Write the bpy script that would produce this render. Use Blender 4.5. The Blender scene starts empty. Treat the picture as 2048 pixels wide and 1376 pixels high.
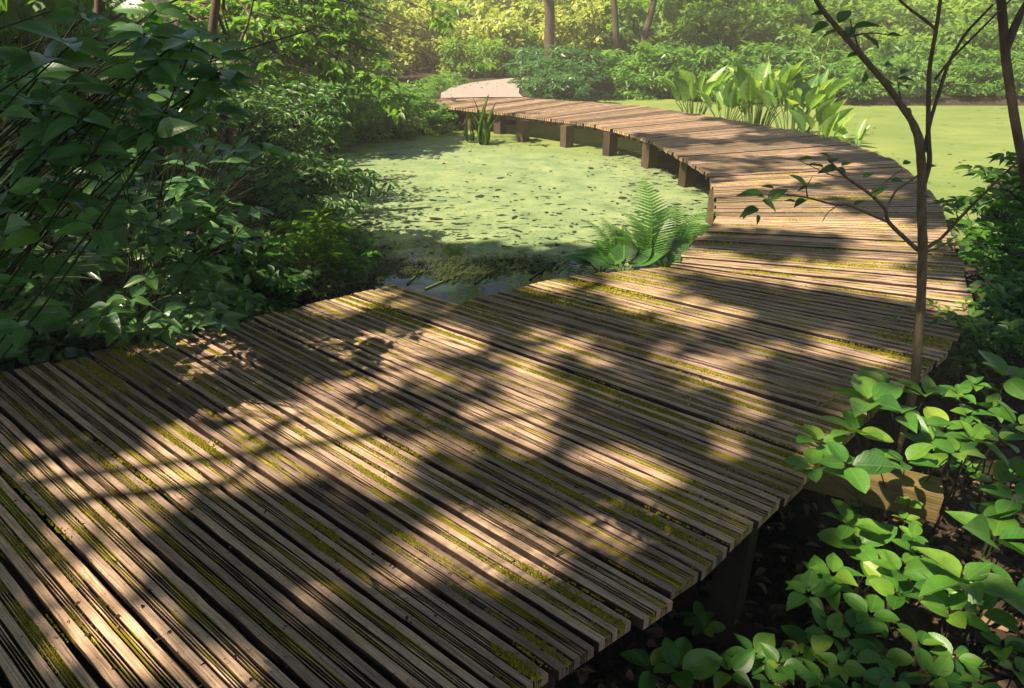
import bpy, math, random
import numpy as np
from mathutils import Vector, noise as mnoise

# ------------------------------------------------------------------ camera, sky, sun
sc = bpy.context.scene
COL = sc.collection
CAM_H, FPX, YH = 1.6, 1365.33, 24.0
PITCH = math.atan((688 - YH) / FPX)
cam_d = bpy.data.cameras.new('camera')
cam_d.lens = 24.0; cam_d.sensor_width = 36.0
cam_d.clip_start = 0.05; cam_d.clip_end = 1000
cam = bpy.data.objects.new('camera', cam_d); COL.objects.link(cam)
cam.location = (0, 0, CAM_H); cam.rotation_euler = (math.pi / 2 - PITCH, 0, 0)
sc.camera = cam

SUN_AZ = (-0.93, -0.3676)          # horizontal direction towards the sun
SUN_EL = math.radians(52)
world = bpy.data.worlds.new('World'); sc.world = world
world.use_nodes = True
wn = world.node_tree.nodes; wl = world.node_tree.links
sky = wn.new('ShaderNodeTexSky'); sky.sky_type = 'NISHITA'; sky.sun_disc = False
sky.sun_elevation = SUN_EL
sky.sun_rotation = math.atan2(SUN_AZ[0], SUN_AZ[1])
wl.new(sky.outputs[0], wn['Background'].inputs[0])
wn['Background'].inputs[1].default_value = 0.05
sun_d = bpy.data.lights.new('sun', 'SUN'); sun_d.energy = 5.0; sun_d.angle = math.radians(0.85)
sun_d.color = (1.0, 0.85, 0.65)
sun = bpy.data.objects.new('sun', sun_d); COL.objects.link(sun)
SUNV = Vector((SUN_AZ[0] * math.cos(SUN_EL), SUN_AZ[1] * math.cos(SUN_EL), math.sin(SUN_EL)))
sun.rotation_euler = SUNV.to_track_quat('Z', 'Y').to_euler()
sun.location = (-8, 2, 14)
vs = sc.view_settings
vs.view_transform = 'Standard'; vs.look = 'None'; vs.gamma = 1.0; vs.use_curve_mapping = False
vs.exposure = 1.6
cy = sc.cycles
cy.max_bounces = 6; cy.diffuse_bounces = 3; cy.glossy_bounces = 2; cy.transmission_bounces = 3
cy.transparent_max_bounces = 4; cy.volume_bounces = 0
cy.caustics_reflective = False; cy.caustics_refractive = False
cy.use_denoising = True
cy.sample_clamp_indirect = 4.0

# ------------------------------------------------------------------ picture geometry
CP, SP = math.cos(PITCH), math.sin(PITCH)
def ray(px, py):
    a, b = (px - 1024) / FPX, -(py - 688) / FPX
    return np.array([a, CP + b * SP, -SP + b * CP])
def onz(px, py, z=0.0):
    d = ray(px, py); t = (z - CAM_H) / d[2]
    return np.array([d[0] * t, d[1] * t, z])
def aty(px, py, Y):
    d = ray(px, py); t = Y / d[1]
    return np.array([d[0] * t, Y, CAM_H + d[2] * t])
def zc(p):
    return p[1] * CP + (CAM_H - p[2]) * SP
def project(p):
    d = p - np.array([0, 0, CAM_H]); z = d[..., 1] * CP - d[..., 2] * SP
    y = d[..., 1] * SP + d[..., 2] * CP
    return 1024 + FPX * d[..., 0] / z, 688 - FPX * y / z

def rng_of(seed): return np.random.default_rng(seed)
def unit(v):
    v = np.asarray(v, float); return v / (np.linalg.norm(v, axis=-1, keepdims=True) + 1e-9)
def nz(x, y, z=0.0): return mnoise.noise(Vector((x, y, z)))

# ------------------------------------------------------------------ mesh collector
class Acc:
    def __init__(s): s.v = []; s.f = []; s.uv = []; s.r = []; s.n = 0
    def add(s, verts, faces, uv=None, rnd=None):
        verts = np.asarray(verts, float).reshape(-1, 3); faces = np.asarray(faces, int)
        s.v.append(verts); s.f.append(faces + s.n)
        s.uv.append(np.zeros((len(verts), 2)) if uv is None else np.asarray(uv, float).reshape(-1, 2))
        r = np.zeros(len(verts)) if rnd is None else np.broadcast_to(np.asarray(rnd, float), (len(verts),))
        s.r.append(r); s.n += len(verts)
    def mesh(s, name, mat, smooth=True):
        me = bpy.data.meshes.new(name)
        V = np.concatenate(s.v) if s.v else np.zeros((0, 3))
        me.vertices.add(len(V)); me.vertices.foreach_set('co', V.astype(np.float32).ravel())
        idx, st, tot = [], [], 0
        for f in s.f:
            k = f.shape[1]; idx.append(f.ravel())
            st.append(tot + np.arange(len(f)) * k); tot += f.size
        idx = np.concatenate(idx).astype(np.int32); st = np.concatenate(st).astype(np.int32)
        me.loops.add(len(idx)); me.loops.foreach_set('vertex_index', idx)
        me.polygons.add(len(st)); me.polygons.foreach_set('loop_start', st)
        me.polygons.foreach_set('use_smooth', np.full(len(st), smooth))
        UV = np.concatenate(s.uv)[idx]
        ul = me.uv_layers.new(name='UVMap'); ul.data.foreach_set('uv', UV.astype(np.float32).ravel())
        at = me.attributes.new('rnd', 'FLOAT', 'POINT')
        at.data.foreach_set('value', np.concatenate(s.r).astype(np.float32))
        me.update(calc_edges=True); me.validate()
        me.materials.append(mat)
        return me
    def obj(s, name, mat, parent=None, smooth=True):
        o = bpy.data.objects.new(name, s.mesh(name, mat, smooth)); COL.objects.link(o)
        if parent is not None: o.parent = parent; o.matrix_parent_inverse.identity()
        return o

def tag(o, label=None, cat=None, group=None, kind=None):
    if label: o['label'] = label
    if cat: o['category'] = cat
    if group: o['group'] = group
    if kind: o['kind'] = kind
    return o
def empty(name, loc, label, cat, group=None):
    o = bpy.data.objects.new(name, None); o.location = loc; o.empty_display_size = 0.1
    COL.objects.link(o); return tag(o, label, cat, group)
def tube(acc, pts, rad, n=6, uvs=1.0, rnd=0.0, cap=False):
    pts = np.asarray(pts, float); m = len(pts)
    rad = np.broadcast_to(np.asarray(rad, float), (m,))
    t = np.gradient(pts, axis=0); t = unit(t)
    ref = np.array([0.13, 0.31, 0.94]); 
    if abs(np.dot(t[0], ref)) > 0.9: ref = np.array([1.0, 0.1, 0.0])
    a = unit(np.cross(t, ref)); b = np.cross(t, a)
    th = np.linspace(0, 2 * np.pi, n, endpoint=False)
    ring = a[:, None, :] * np.cos(th)[None, :, None] + b[:, None, :] * np.sin(th)[None, :, None]
    V = pts[:, None, :] + ring * rad[:, None, None]
    L = np.concatenate([[0], np.cumsum(np.linalg.norm(np.diff(pts, axis=0), axis=1))])
    uv = np.stack(np.broadcast_arrays((th / (2 * np.pi))[None, :], (L * uvs)[:, None]), -1)
    i, j = np.meshgrid(np.arange(m - 1), np.arange(n), indexing='ij')
    j2 = (j + 1) % n
    F = np.stack([i * n + j, i * n + j2, (i + 1) * n + j2, (i + 1) * n + j], -1).reshape(-1, 4)
    acc.add(V.reshape(-1, 3), F, uv.reshape(-1, 2), rnd)
    if cap:
        acc.add(np.concatenate([V[-1], pts[-1:]]), np.array([[k, (k + 1) % n, n] for k in range(n)]), None, rnd)
def bez(p0, p1, p2, n=8):
    t = np.linspace(0, 1, n)[:, None]
    return (1 - t) ** 2 * p0 + 2 * t * (1 - t) * p1 + t * t * p2
def box(acc, c, dx, dy, dz, ang=0.0, rnd=0.0, jit=0.0, seg=1):
    """box centred at c, long side dx turned by ang about z"""
    ca, sa = math.cos(ang), math.sin(ang)
    P = []
    for sx in (-1, 1):
        for sy in (-1, 1):
            for sz in (-1, 1):
                x, y, z = sx * dx / 2, sy * dy / 2, sz * dz / 2
                P.append((c[0] + x * ca - y * sa, c[1] + x * sa + y * ca, c[2] + z))
    F = [(0, 1, 3, 2), (4, 6, 7, 5), (0, 4, 5, 1), (2, 3, 7, 6), (0, 2, 6, 4), (1, 5, 7, 3)]
    V = []; FF = []; UV = []
    for q, f in enumerate(F):
        b = len(V)
        V += [P[k] for k in f]; FF.append((b, b + 1, b + 2, b + 3))
        d1 = np.linalg.norm(np.array(P[f[1]]) - np.array(P[f[0]])); d2 = np.linalg.norm(np.array(P[f[2]]) - np.array(P[f[1]]))
        if d1 >= d2: UV += [(0, 0), (d1, 0), (d1, d2), (0, d2)]
        else: UV += [(0, 0), (0, d1), (d2, d1), (d2, 0)]
    acc.add(V, FF, UV, rnd)

# ------------------------------------------------------------------ leaves
def leaf_tpl(nl=5, nw=1, shape='ovate', fold=0.16, droop=0.18, wave=0.0):
    t = np.linspace(0, 1, nl + 1)
    if shape == 'ovate': w = np.sin(np.pi * t ** 0.72) ** 0.85 * (1 - 0.35 * t ** 3)
    elif shape == 'lance': w = np.sin(np.pi * t ** 0.8) ** 1.0
    elif shape == 'round': w = np.sin(np.pi * t ** 0.85) ** 0.6
    elif shape == 'blade': w = np.minimum(1, t * 6) * (1 - t ** 2.2)
    else: w = np.sin(np.pi * t)
    w = np.maximum(w, 0.012); w /= w.max()
    s = np.linspace(-1, 1, 2 * nw + 1)
    X = 0.5 * w[:, None] * s[None, :]
    Y = np.broadcast_to(t[:, None], X.shape)
    Z = fold * np.abs(X) * 1.4 - droop * t[:, None] ** 2 + wave * np.sin(t[:, None] * 9 + s[None, :] * 2) * np.abs(s[None, :])
    V = np.stack([X, Y, Z], -1).reshape(-1, 3)
    uv = np.stack(np.broadcast_arrays(s[None, :] * w[:, None], t[:, None]), -1).reshape(-1, 2)
    k = 2 * nw + 1
    i, j = np.meshgrid(np.arange(nl), np.arange(2 * nw), indexing='ij')
    F = np.stack([i * k + j, i * k + j + 1, (i + 1) * k + j + 1, (i + 1) * k + j], -1).reshape(-1, 4)
    return V, F, uv
T_BROAD = leaf_tpl(8, 2, 'ovate', 0.2, 0.16, 0.008)
T_BROAD2 = leaf_tpl(7, 2, 'ovate', 0.10, 0.30, 0.012)
T_ROUND = leaf_tpl(8, 2, 'round', 0.14, 0.12, 0.008)
T_MID = leaf_tpl(4, 1, 'ovate', 0.25, 0.2)
T_LANCE = leaf_tpl(5, 1, 'lance', 0.3, 0.3)
T_FAR = (np.array([[0, 0, 0], [.5, .45, .08], [0, 1, -.12], [-.5, .45, .08]]), np.array([[0, 1, 2, 3]]), np.array([[0, 0], [1, .45], [0, 1], [-1, .45]]))
T_BLADE = leaf_tpl(8, 1, 'blade', 0.25, 0.35)

def add_leaves(acc, pos, dirs, ups, length, width, tpl, rnd):
    """pos, dirs, ups: (N,3); length, width, rnd: (N,)"""
    V, F, uv = tpl
    pos = np.asarray(pos, float).reshape(-1, 3); N = len(pos)
    if N == 0: return
    y = unit(np.asarray(dirs, float).reshape(-1, 3)); u = np.asarray(ups, float).reshape(-1, 3)
    x = unit(np.cross(y, u)); z = np.cross(x, y)
    length = np.broadcast_to(np.asarray(length, float), (N,)); width = np.broadcast_to(np.asarray(width, float), (N,))
    W = pos[:, None, :] + x[:, None, :] * (V[None, :, 0:1] * width[:, None, None]) + y[:, None, :] * (V[None, :, 1:2] * length[:, None, None]) + z[:, None, :] * (V[None, :, 2:3] * length[:, None, None])
    FF = (F[None] + (np.arange(N) * len(V))[:, None, None]).reshape(-1, F.shape[1])
    UV = np.broadcast_to(uv[None], (N,) + uv.shape)
    R = np.repeat(np.broadcast_to(np.asarray(rnd, float), (N,)), len(V))
    acc.add(W.reshape(-1, 3), FF, UV.reshape(-1, 2), R)

# ------------------------------------------------------------------ materials
def new_mat(name):
    m = bpy.data.materials.new(name); m.use_nodes = True
    nt = m.node_tree; nt.nodes.clear()
    return m, nt, nt.nodes, nt.links
def N(nodes, t, **kw):
    n = nodes.new(t)
    for k, v in kw.items():
        if k == 'inp':
            for a, b in v.items(): n.inputs[a].default_value = b
        else: setattr(n, k, v)
    return n
def ramp(nodes, stops, interp='LINEAR'):
    r = nodes.new('ShaderNodeValToRGB'); cr = r.color_ramp; cr.interpolation = interp
    while len(cr.elements) < len(stops): cr.elements.new(0.5)
    for e, (p, c) in zip(cr.elements, stops):
        e.position = p; e.color = (c[0], c[1], c[2], 1) if not isinstance(c, (int, float)) else (c, c, c, 1)
    return r
def math_n(nodes, links, op, a, b=None, c=None, clamp=False):
    n = nodes.new('ShaderNodeMath'); n.operation = op; n.use_clamp = clamp
    for i, v in enumerate((a, b, c)):
        if v is None: continue
        if isinstance(v, (int, float)): n.inputs[i].default_value = v
        else: links.new(v, n.inputs[i])
    return n.outputs[0]
def mixc(nodes, links, fac, a, b, mode='MIX'):
    n = nodes.new('ShaderNodeMix'); n.data_type = 'RGBA'; n.blend_type = mode
    for sock, v in ((n.inputs[0], fac), (n.inputs[6], a), (n.inputs[7], b)):
        if isinstance(v, (int, float)): sock.default_value = v
        elif isinstance(v, tuple): sock.default_value = (v[0], v[1], v[2], 1)
        else: links.new(v, sock)
    return n.outputs[2]

def leaf_mat(name, cols, trans, tfac=0.35, rough=0.42, veins=0.5, spec=0.5, nveins=9):
    m, nt, nd, ln = new_mat(name)
    out = N(nd, 'ShaderNodeOutputMaterial'); at = N(nd, 'ShaderNodeAttribute', attribute_name='rnd')
    k = len(cols); r = ramp(nd, [(i / max(1, k - 1), c) for i, c in enumerate(cols)]); ln.new(at.outputs['Fac'], r.inputs[0])
    col = r.outputs[0]
    p = N(nd, 'ShaderNodeBsdfPrincipled', inp={'Roughness': rough, 'Specular IOR Level': spec})
    tr = N(nd, 'ShaderNodeBsdfTranslucent')
    if veins > 0:
        tc = N(nd, 'ShaderNodeUVMap'); sp = N(nd, 'ShaderNodeSeparateXYZ'); ln.new(tc.outputs[0], sp.inputs[0])
        au = math_n(nd, ln, 'ABSOLUTE', sp.outputs[0])
        mid = math_n(nd, ln, 'LESS_THAN', au, 0.045)
        ph = math_n(nd, ln, 'SUBTRACT', math_n(nd, ln, 'MULTIPLY', sp.outputs[1], float(nveins)), math_n(nd, ln, 'MULTIPLY', au, 2.2))
        fr = math_n(nd, ln, 'FRACT', ph)
        tri = math_n(nd, ln, 'ABSOLUTE', math_n(nd, ln, 'SUBTRACT', fr, 0.5))
        side = math_n(nd, ln, 'MULTIPLY', math_n(nd, ln, 'LESS_THAN', tri, 0.07), 0.55)
        vein = math_n(nd, ln, 'MULTIPLY', math_n(nd, ln, 'MAXIMUM', mid, side), veins)
        tx = N(nd, 'ShaderNodeTexCoord'); ns = N(nd, 'ShaderNodeTexNoise', inp={'Scale': 22.0, 'Detail': 3.0})
        ln.new(tx.outputs['Object'], ns.inputs[0])
        rr = ramp(nd, [(0.3, 0.72), (0.7, 1.2)]); ln.new(ns.outputs[0], rr.inputs[0])
        col = mixc(nd, ln, 0.8, col, rr.outputs[0], 'MULTIPLY')
        lighter = mixc(nd, ln, 0.5, col, (0.30, 0.42, 0.16))
        col = mixc(nd, ln, vein, col, lighter)
        b = N(nd, 'ShaderNodeBump', inp={'Strength': 0.11, 'Distance': 0.003})
        ln.new(math_n(nd, ln, 'SUBTRACT', tri, math_n(nd, ln, 'MULTIPLY', mid, 0.4)), b.inputs['Height']); ln.new(b.outputs[0], p.inputs['Normal'])
    ln.new(col, p.inputs['Base Color'])
    tcol = mixc(nd, ln, 1.0, col, trans, 'MULTIPLY'); ln.new(tcol, tr.inputs[0])
    mx = N(nd, 'ShaderNodeMixShader', inp={0: tfac}); ln.new(p.outputs[0], mx.inputs[1]); ln.new(tr.outputs[0], mx.inputs[2])
    ln.new(mx.outputs[0], out.inputs[0])
    return m
def bark_mat(name, c1, c2, scale=20.0, mossy=0.0):
    m, nt, nd, ln = new_mat(name)
    out = N(nd, 'ShaderNodeOutputMaterial'); p = N(nd, 'ShaderNodeBsdfPrincipled', inp={'Roughness': 0.85, 'Specular IOR Level': 0.2})
    tc = N(nd, 'ShaderNodeTexCoord'); mp = N(nd, 'ShaderNodeMapping'); mp.inputs['Scale'].default_value = (1, 1, 0.25)
    ln.new(tc.outputs['Object'], mp.inputs[0])
    ns = N(nd, 'ShaderNodeTexNoise', inp={'Scale': scale, 'Detail': 6.0, 'Roughness': 0.65}); ln.new(mp.outputs[0], ns.inputs[0])
    r = ramp(nd, [(0.3, c1), (0.7, c2)]); ln.new(ns.outputs[0], r.inputs[0]); col = r.outputs[0]
    if mossy > 0:
        n2 = N(nd, 'ShaderNodeTexNoise', inp={'Scale': 4.0, 'Detail': 5.0}); ln.new(tc.outputs['Object'], n2.inputs[0])
        f = math_n(nd, ln, 'MULTIPLY', math_n(nd, ln, 'GREATER_THAN', n2.outputs[0], 0.52), mossy)
        col = mixc(nd, ln, f, col, (0.09, 0.10, 0.012))
    ln.new(col, p.inputs['Base Color'])
    b = N(nd, 'ShaderNodeBump', inp={'Strength': 0.6, 'Distance': 0.01}); ln.new(ns.outputs[0], b.inputs['Height']); ln.new(b.outputs[0], p.inputs['Normal'])
    ln.new(p.outputs[0], out.inputs[0])
    return m

M = {}
# leaves: reflectances of living foliage, apart from the glade glow
YG = (2.2, 2.6, 0.9)
M['dogwood'] = leaf_mat('dogwood_leaf', [(0.034, 0.095, 0.036), (0.052, 0.135, 0.040), (0.090, 0.190, 0.038)], YG, 0.30, 0.36, 0.35, 0.6)
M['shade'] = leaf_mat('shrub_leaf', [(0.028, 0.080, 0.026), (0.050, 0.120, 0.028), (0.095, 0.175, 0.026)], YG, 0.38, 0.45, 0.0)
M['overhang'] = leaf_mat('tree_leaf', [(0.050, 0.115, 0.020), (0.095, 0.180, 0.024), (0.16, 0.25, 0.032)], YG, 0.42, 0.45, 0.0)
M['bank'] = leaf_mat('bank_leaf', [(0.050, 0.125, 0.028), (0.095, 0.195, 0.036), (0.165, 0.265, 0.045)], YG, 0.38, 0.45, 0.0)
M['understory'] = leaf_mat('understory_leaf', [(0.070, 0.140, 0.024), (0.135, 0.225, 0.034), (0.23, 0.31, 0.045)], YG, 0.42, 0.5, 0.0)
M['glade'] = leaf_mat('glade_glow_leaf', [(0.17, 0.23, 0.04), (0.30, 0.36, 0.07), (0.44, 0.48, 0.13)], (1.5, 1.5, 0.8), 0.42, 0.5, 0.0)  # bright woodland glow put into the leaf colour, paler than real foliage
M['mound'] = leaf_mat('mound_leaf', [(0.030, 0.085, 0.035), (0.048, 0.120, 0.045), (0.075, 0.150, 0.050)], YG, 0.32, 0.45, 0.0)
M['ovalplant'] = leaf_mat('oval_leaf', [(0.022, 0.085, 0.012), (0.040, 0.130, 0.016), (0.060, 0.165, 0.018), (0.100, 0.210, 0.022), (0.17, 0.26, 0.03)], (2.1, 2.2, 0.7), 0.32, 0.42, 0.28, 0.45)
M['arum'] = leaf_mat('arum_leaf', [(0.10, 0.22, 0.06), (0.18, 0.32, 0.085), (0.30, 0.42, 0.09)], (1.7, 1.7, 0.6), 0.45, 0.28, 0.25, 0.8, 26)
M['fern'] = leaf_mat('fern_leaf', [(0.034, 0.110, 0.012), (0.058, 0.160, 0.016), (0.10, 0.22, 0.02)], (2.2, 2.2, 0.6), 0.40, 0.45, 0.0)
M['skunk'] = leaf_mat('broad_leaf', [(0.030, 0.100, 0.020), (0.050, 0.140, 0.026)], YG, 0.32, 0.4, 0.6, 0.5, 12)
M['sapling'] = leaf_mat('sapling_leaf', [(0.022, 0.065, 0.014), (0.040, 0.100, 0.016)], YG, 0.32, 0.42, 0.5)
M['herb'] = leaf_mat('herb_leaf', [(0.03, 0.10, 0.02), (0.06, 0.15, 0.02), (0.10, 0.19, 0.02)], YG, 0.40, 0.45, 0.0)
M['reed'] = leaf_mat('reed_leaf', [(0.09, 0.19, 0.02), (0.14, 0.24, 0.03)], (1.8, 1.8, 0.5), 0.4, 0.45, 0.0)
M['stem'] = bark_mat('stem', (0.012, 0.016, 0.007), (0.030, 0.034, 0.014), 60)
M['green_stem'] = bark_mat('green_stem', (0.07, 0.12, 0.025), (0.11, 0.16, 0.04), 40)
M['bark'] = bark_mat('bark', (0.045, 0.034, 0.024), (0.12, 0.09, 0.065), 18)
M['sapbark'] = bark_mat('sapling_bark', (0.060, 0.045, 0.028), (0.18, 0.135, 0.085), 45)
M['log'] = bark_mat('log_bark', (0.10, 0.075, 0.05), (0.24, 0.17, 0.11), 14)
M['twig'] = bark_mat('dry_twig', (0.20, 0.12, 0.06), (0.36, 0.23, 0.12), 40)

# boards: weathered wood with grain along u, moss film
def wood_mat(name, dark, light, moss=0.5, worn=1.0):
    m, nt, nd, ln = new_mat(name)
    out = N(nd, 'ShaderNodeOutputMaterial'); p = N(nd, 'ShaderNodeBsdfPrincipled', inp={'Specular IOR Level': 0.25})
    uv = N(nd, 'ShaderNodeUVMap'); at = N(nd, 'ShaderNodeAttribute', attribute_name='rnd')
    mp = N(nd, 'ShaderNodeMapping'); mp.inputs['Scale'].default_value = (3.0, 150, 1); ln.new(uv.outputs[0], mp.inputs[0])
    off = N(nd, 'ShaderNodeCombineXYZ'); ln.new(math_n(nd, ln, 'MULTIPLY', at.outputs['Fac'], 37.0), off.inputs[0]); ln.new(math_n(nd, ln, 'MULTIPLY', at.outputs['Fac'], 91.0), off.inputs[1])
    ln.new(off.outputs[0], mp.inputs['Location'])
    g = N(nd, 'ShaderNodeTexNoise', inp={'Scale': 1.6, 'Detail': 8.0, 'Roughness': 0.62, 'Distortion': 0.6}); ln.new(mp.outputs[0], g.inputs[0])
    mp2 = N(nd, 'ShaderNodeMapping'); mp2.inputs['Scale'].default_value = (5.0, 14, 1); ln.new(uv.outputs[0], mp2.inputs[0]); ln.new(off.outputs[0], mp2.inputs['Location'])
    g2 = N(nd, 'ShaderNodeTexNoise', inp={'Scale': 1.2, 'Detail': 5.0, 'Roughness': 0.6}); ln.new(mp2.outputs[0], g2.inputs[0])
    r = ramp(nd, [(0.32, dark), (0.62, light)]); ln.new(g.outputs[0], r.inputs[0])
    r2 = ramp(nd, [(0.3, 0.55), (0.55, 1.0), (0.75, 1.15)]); ln.new(g2.outputs[0], r2.inputs[0])
    col = mixc(nd, ln, 0.85, r.outputs[0], r2.outputs[0], 'MULTIPLY')
    bt = ramp(nd, [(0.0, (0.42, 0.40, 0.42)), (0.3, (0.76, 0.74, 0.74)), (0.7, (1.02, 0.97, 0.93)), (1.0, (1.32, 1.18, 1.06))]); ln.new(at.outputs['Fac'], bt.inputs[0])
    col = mixc(nd, ln, 1.0, col, bt.outputs[0], 'MULTIPLY')
    # green algae film with its own patchy shape
    geo = N(nd, 'ShaderNodeNewGeometry'); ns = N(nd, 'ShaderNodeTexNoise', inp={'Scale': 1.7, 'Detail': 7.0, 'Roughness': 0.7}); ln.new(geo.outputs['Position'], ns.inputs[0])
    f = ramp(nd, [(0.50, 0.0), (0.72, 1.0)]); ln.new(ns.outputs[0], f.inputs[0])
    col = mixc(nd, ln, math_n(nd, ln, 'MULTIPLY', f.outputs[0], moss), col, (0.085, 0.080, 0.022))
    if name == 'weathered_board':       # thin moss film in the grooves
        su = N(nd, 'ShaderNodeSeparateXYZ'); ln.new(uv.outputs[0], su.inputs[0])
        inv = math_n(nd, ln, 'LESS_THAN', math_n(nd, ln, 'ABSOLUTE', math_n(nd, ln, 'SUBTRACT', math_n(nd, ln, 'ABSOLUTE', math_n(nd, ln, 'SUBTRACT', su.outputs[1], .075)), .0293)), .0178)
        gp = N(nd, 'ShaderNodeSeparateXYZ'); gnode = N(nd, 'ShaderNodeNewGeometry'); ln.new(gnode.outputs['Position'], gp.inputs[0]); dpt = math_n(nd, ln, 'LESS_THAN', gp.outputs[2], -.0045)
        a_ = math_n(nd, ln, 'DIVIDE', math_n(nd, ln, 'ABSOLUTE', math_n(nd, ln, 'SUBTRACT', math_n(nd, ln, 'ABSOLUTE', math_n(nd, ln, 'SUBTRACT', su.outputs[1], .074)), .02923)), .148)
        r1 = math_n(nd, ln, 'GREATER_THAN', a_, .0085); r2 = math_n(nd, ln, 'GREATER_THAN', math_n(nd, ln, 'ABSOLUTE', math_n(nd, ln, 'SUBTRACT', a_, .0515)), .0085)
        inch = math_n(nd, ln, 'LESS_THAN', a_, .1165); dirt_shade = math_n(nd, ln, 'MULTIPLY', inch, math_n(nd, ln, 'MULTIPLY', r1, r2))
        sidew = math_n(nd, ln, 'GREATER_THAN', math_n(nd, ln, 'ABSOLUTE', math_n(nd, ln, 'SUBTRACT', su.outputs[1], .074)), .0732)
        dirt_shade = math_n(nd, ln, 'MULTIPLY', math_n(nd, ln, 'MAXIMUM', dirt_shade, sidew), .94)
        mp3 = N(nd, 'ShaderNodeMapping'); mp3.inputs['Scale'].default_value = (1.7, 22, 1); ln.new(uv.outputs[0], mp3.inputs[0]); ln.new(off.outputs[0], mp3.inputs['Location'])
        n3 = N(nd, 'ShaderNodeTexNoise', inp={'Scale': 1.0, 'Detail': 7.0, 'Roughness': 0.68}); ln.new(mp3.outputs[0], n3.inputs[0])
        col = mixc(nd, ln, dirt_shade, col, (0.024, 0.014, 0.008))  # groove and board-side shade put into the colour along with dirt
        thr = math_n(nd, ln, 'SUBTRACT', .62, math_n(nd, ln, 'MULTIPLY', inv, .118))
        mf = math_n(nd, ln, 'MULTIPLY', math_n(nd, ln, 'SUBTRACT', n3.outputs[0], thr), 14.0, clamp=True)
        col = mixc(nd, ln, math_n(nd, ln, 'MULTIPLY', mf, .85), col, (0.27, 0.23, 0.013))
    # fine dirt specks
    sp = N(nd, 'ShaderNodeTexNoise', inp={'Scale': 85.0, 'Detail': 2.0}); ln.new(geo.outputs['Position'], sp.inputs[0])
    fs = ramp(nd, [(0.63, 0.0), (0.70, 1.0)]); ln.new(sp.outputs[0], fs.inputs[0])
    col = mixc(nd, ln, math_n(nd, ln, 'MULTIPLY', fs.outputs[0], 0.55), col, (0.05, 0.035, 0.022))
    ln.new(col, p.inputs['Base Color'])
    rr = ramp(nd, [(0.3, 0.6), (0.7, 0.8)]); ln.new(g2.outputs[0], rr.inputs[0]); ln.new(rr.outputs[0], p.inputs['Roughness'])
    b = N(nd, 'ShaderNodeBump', inp={'Strength': 0.55, 'Distance': 0.004}); ln.new(g.outputs[0], b.inputs['Height']); ln.new(b.outputs[0], p.inputs['Normal'])
    ln.new(p.outputs[0], out.inputs[0])
    return m
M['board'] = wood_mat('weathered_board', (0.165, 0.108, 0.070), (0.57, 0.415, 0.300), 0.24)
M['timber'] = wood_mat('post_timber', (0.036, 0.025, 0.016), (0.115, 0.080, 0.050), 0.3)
M['wet'] = wood_mat('shade_timber', (0.008, 0.007, 0.005), (0.026, 0.022, 0.015), 0.3)  # post timber again, darkened to carry the shade under the deck
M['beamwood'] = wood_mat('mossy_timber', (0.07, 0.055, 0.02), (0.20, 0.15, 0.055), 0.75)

def simple_mat(name, stops, scale=20.0, rough=0.8, bump=0.3, spec=0.25, space='Position', detail=5.0):
    m, nt, nd, ln = new_mat(name)
    out = N(nd, 'ShaderNodeOutputMaterial'); p = N(nd, 'ShaderNodeBsdfPrincipled', inp={'Roughness': rough, 'Specular IOR Level': spec})
    geo = N(nd, 'ShaderNodeNewGeometry'); ns = N(nd, 'ShaderNodeTexNoise', inp={'Scale': scale, 'Detail': detail, 'Roughness': 0.65}); ln.new(geo.outputs['Position'], ns.inputs[0])
    r = ramp(nd, stops); ln.new(ns.outputs[0], r.inputs[0]); ln.new(r.outputs[0], p.inputs['Base Color'])
    if bump:
        b = N(nd, 'ShaderNodeBump', inp={'Strength': bump, 'Distance': 0.02}); ln.new(ns.outputs[0], b.inputs['Height']); ln.new(b.outputs[0], p.inputs['Normal'])
    ln.new(p.outputs[0], out.inputs[0]); return m
M['ground'] = simple_mat('leaf_litter_soil', [(0.3, (0.012, 0.009, 0.006)), (0.5, (0.030, 0.021, 0.013)), (0.7, (0.07, 0.045, 0.026))], 14.0, 0.95, 0.8)
M['gravel'] = simple_mat('pale_gravel', [(0.3, (0.19, 0.155, 0.135)), (0.7, (0.33, 0.28, 0.25))], 40.0, 0.9, 0.5)
def attr_mat(name, stops, rough=0.85, trans=0.0, spec=0.2):
    m, nt, nd, ln = new_mat(name)
    out = N(nd, 'ShaderNodeOutputMaterial'); p = N(nd, 'ShaderNodeBsdfPrincipled', inp={'Roughness': rough, 'Specular IOR Level': spec})
    at = N(nd, 'ShaderNodeAttribute', attribute_name='rnd'); r = ramp(nd, stops); ln.new(at.outputs['Fac'], r.inputs[0]); ln.new(r.outputs[0], p.inputs['Base Color'])
    if trans:
        tr = N(nd, 'ShaderNodeBsdfTranslucent'); ln.new(r.outputs[0], tr.inputs[0]); mx = N(nd, 'ShaderNodeMixShader', inp={0: trans})
        ln.new(p.outputs[0], mx.inputs[1]); ln.new(tr.outputs[0], mx.inputs[2]); ln.new(mx.outputs[0], out.inputs[0])
    else: ln.new(p.outputs[0], out.inputs[0])
    return m
M['moss'] = attr_mat('moss', [(0, (0.10, 0.110, 0.008)), (0.5, (0.23, 0.210, 0.012)), (1, (0.38, 0.32, 0.018))], 0.95, 0.25)
M['litter'] = attr_mat('dead_leaf', [(0, (0.016, 0.010, 0.006)), (0.75, (0.045, 0.027, 0.014)), (1, (0.24, 0.15, 0.08))], 0.8, 0.15)
M['flake'] = attr_mat('wet_dead_leaf', [(0, (0.012, 0.016, 0.008)), (1, (0.03, 0.03, 0.014))], 0.5)
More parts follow.
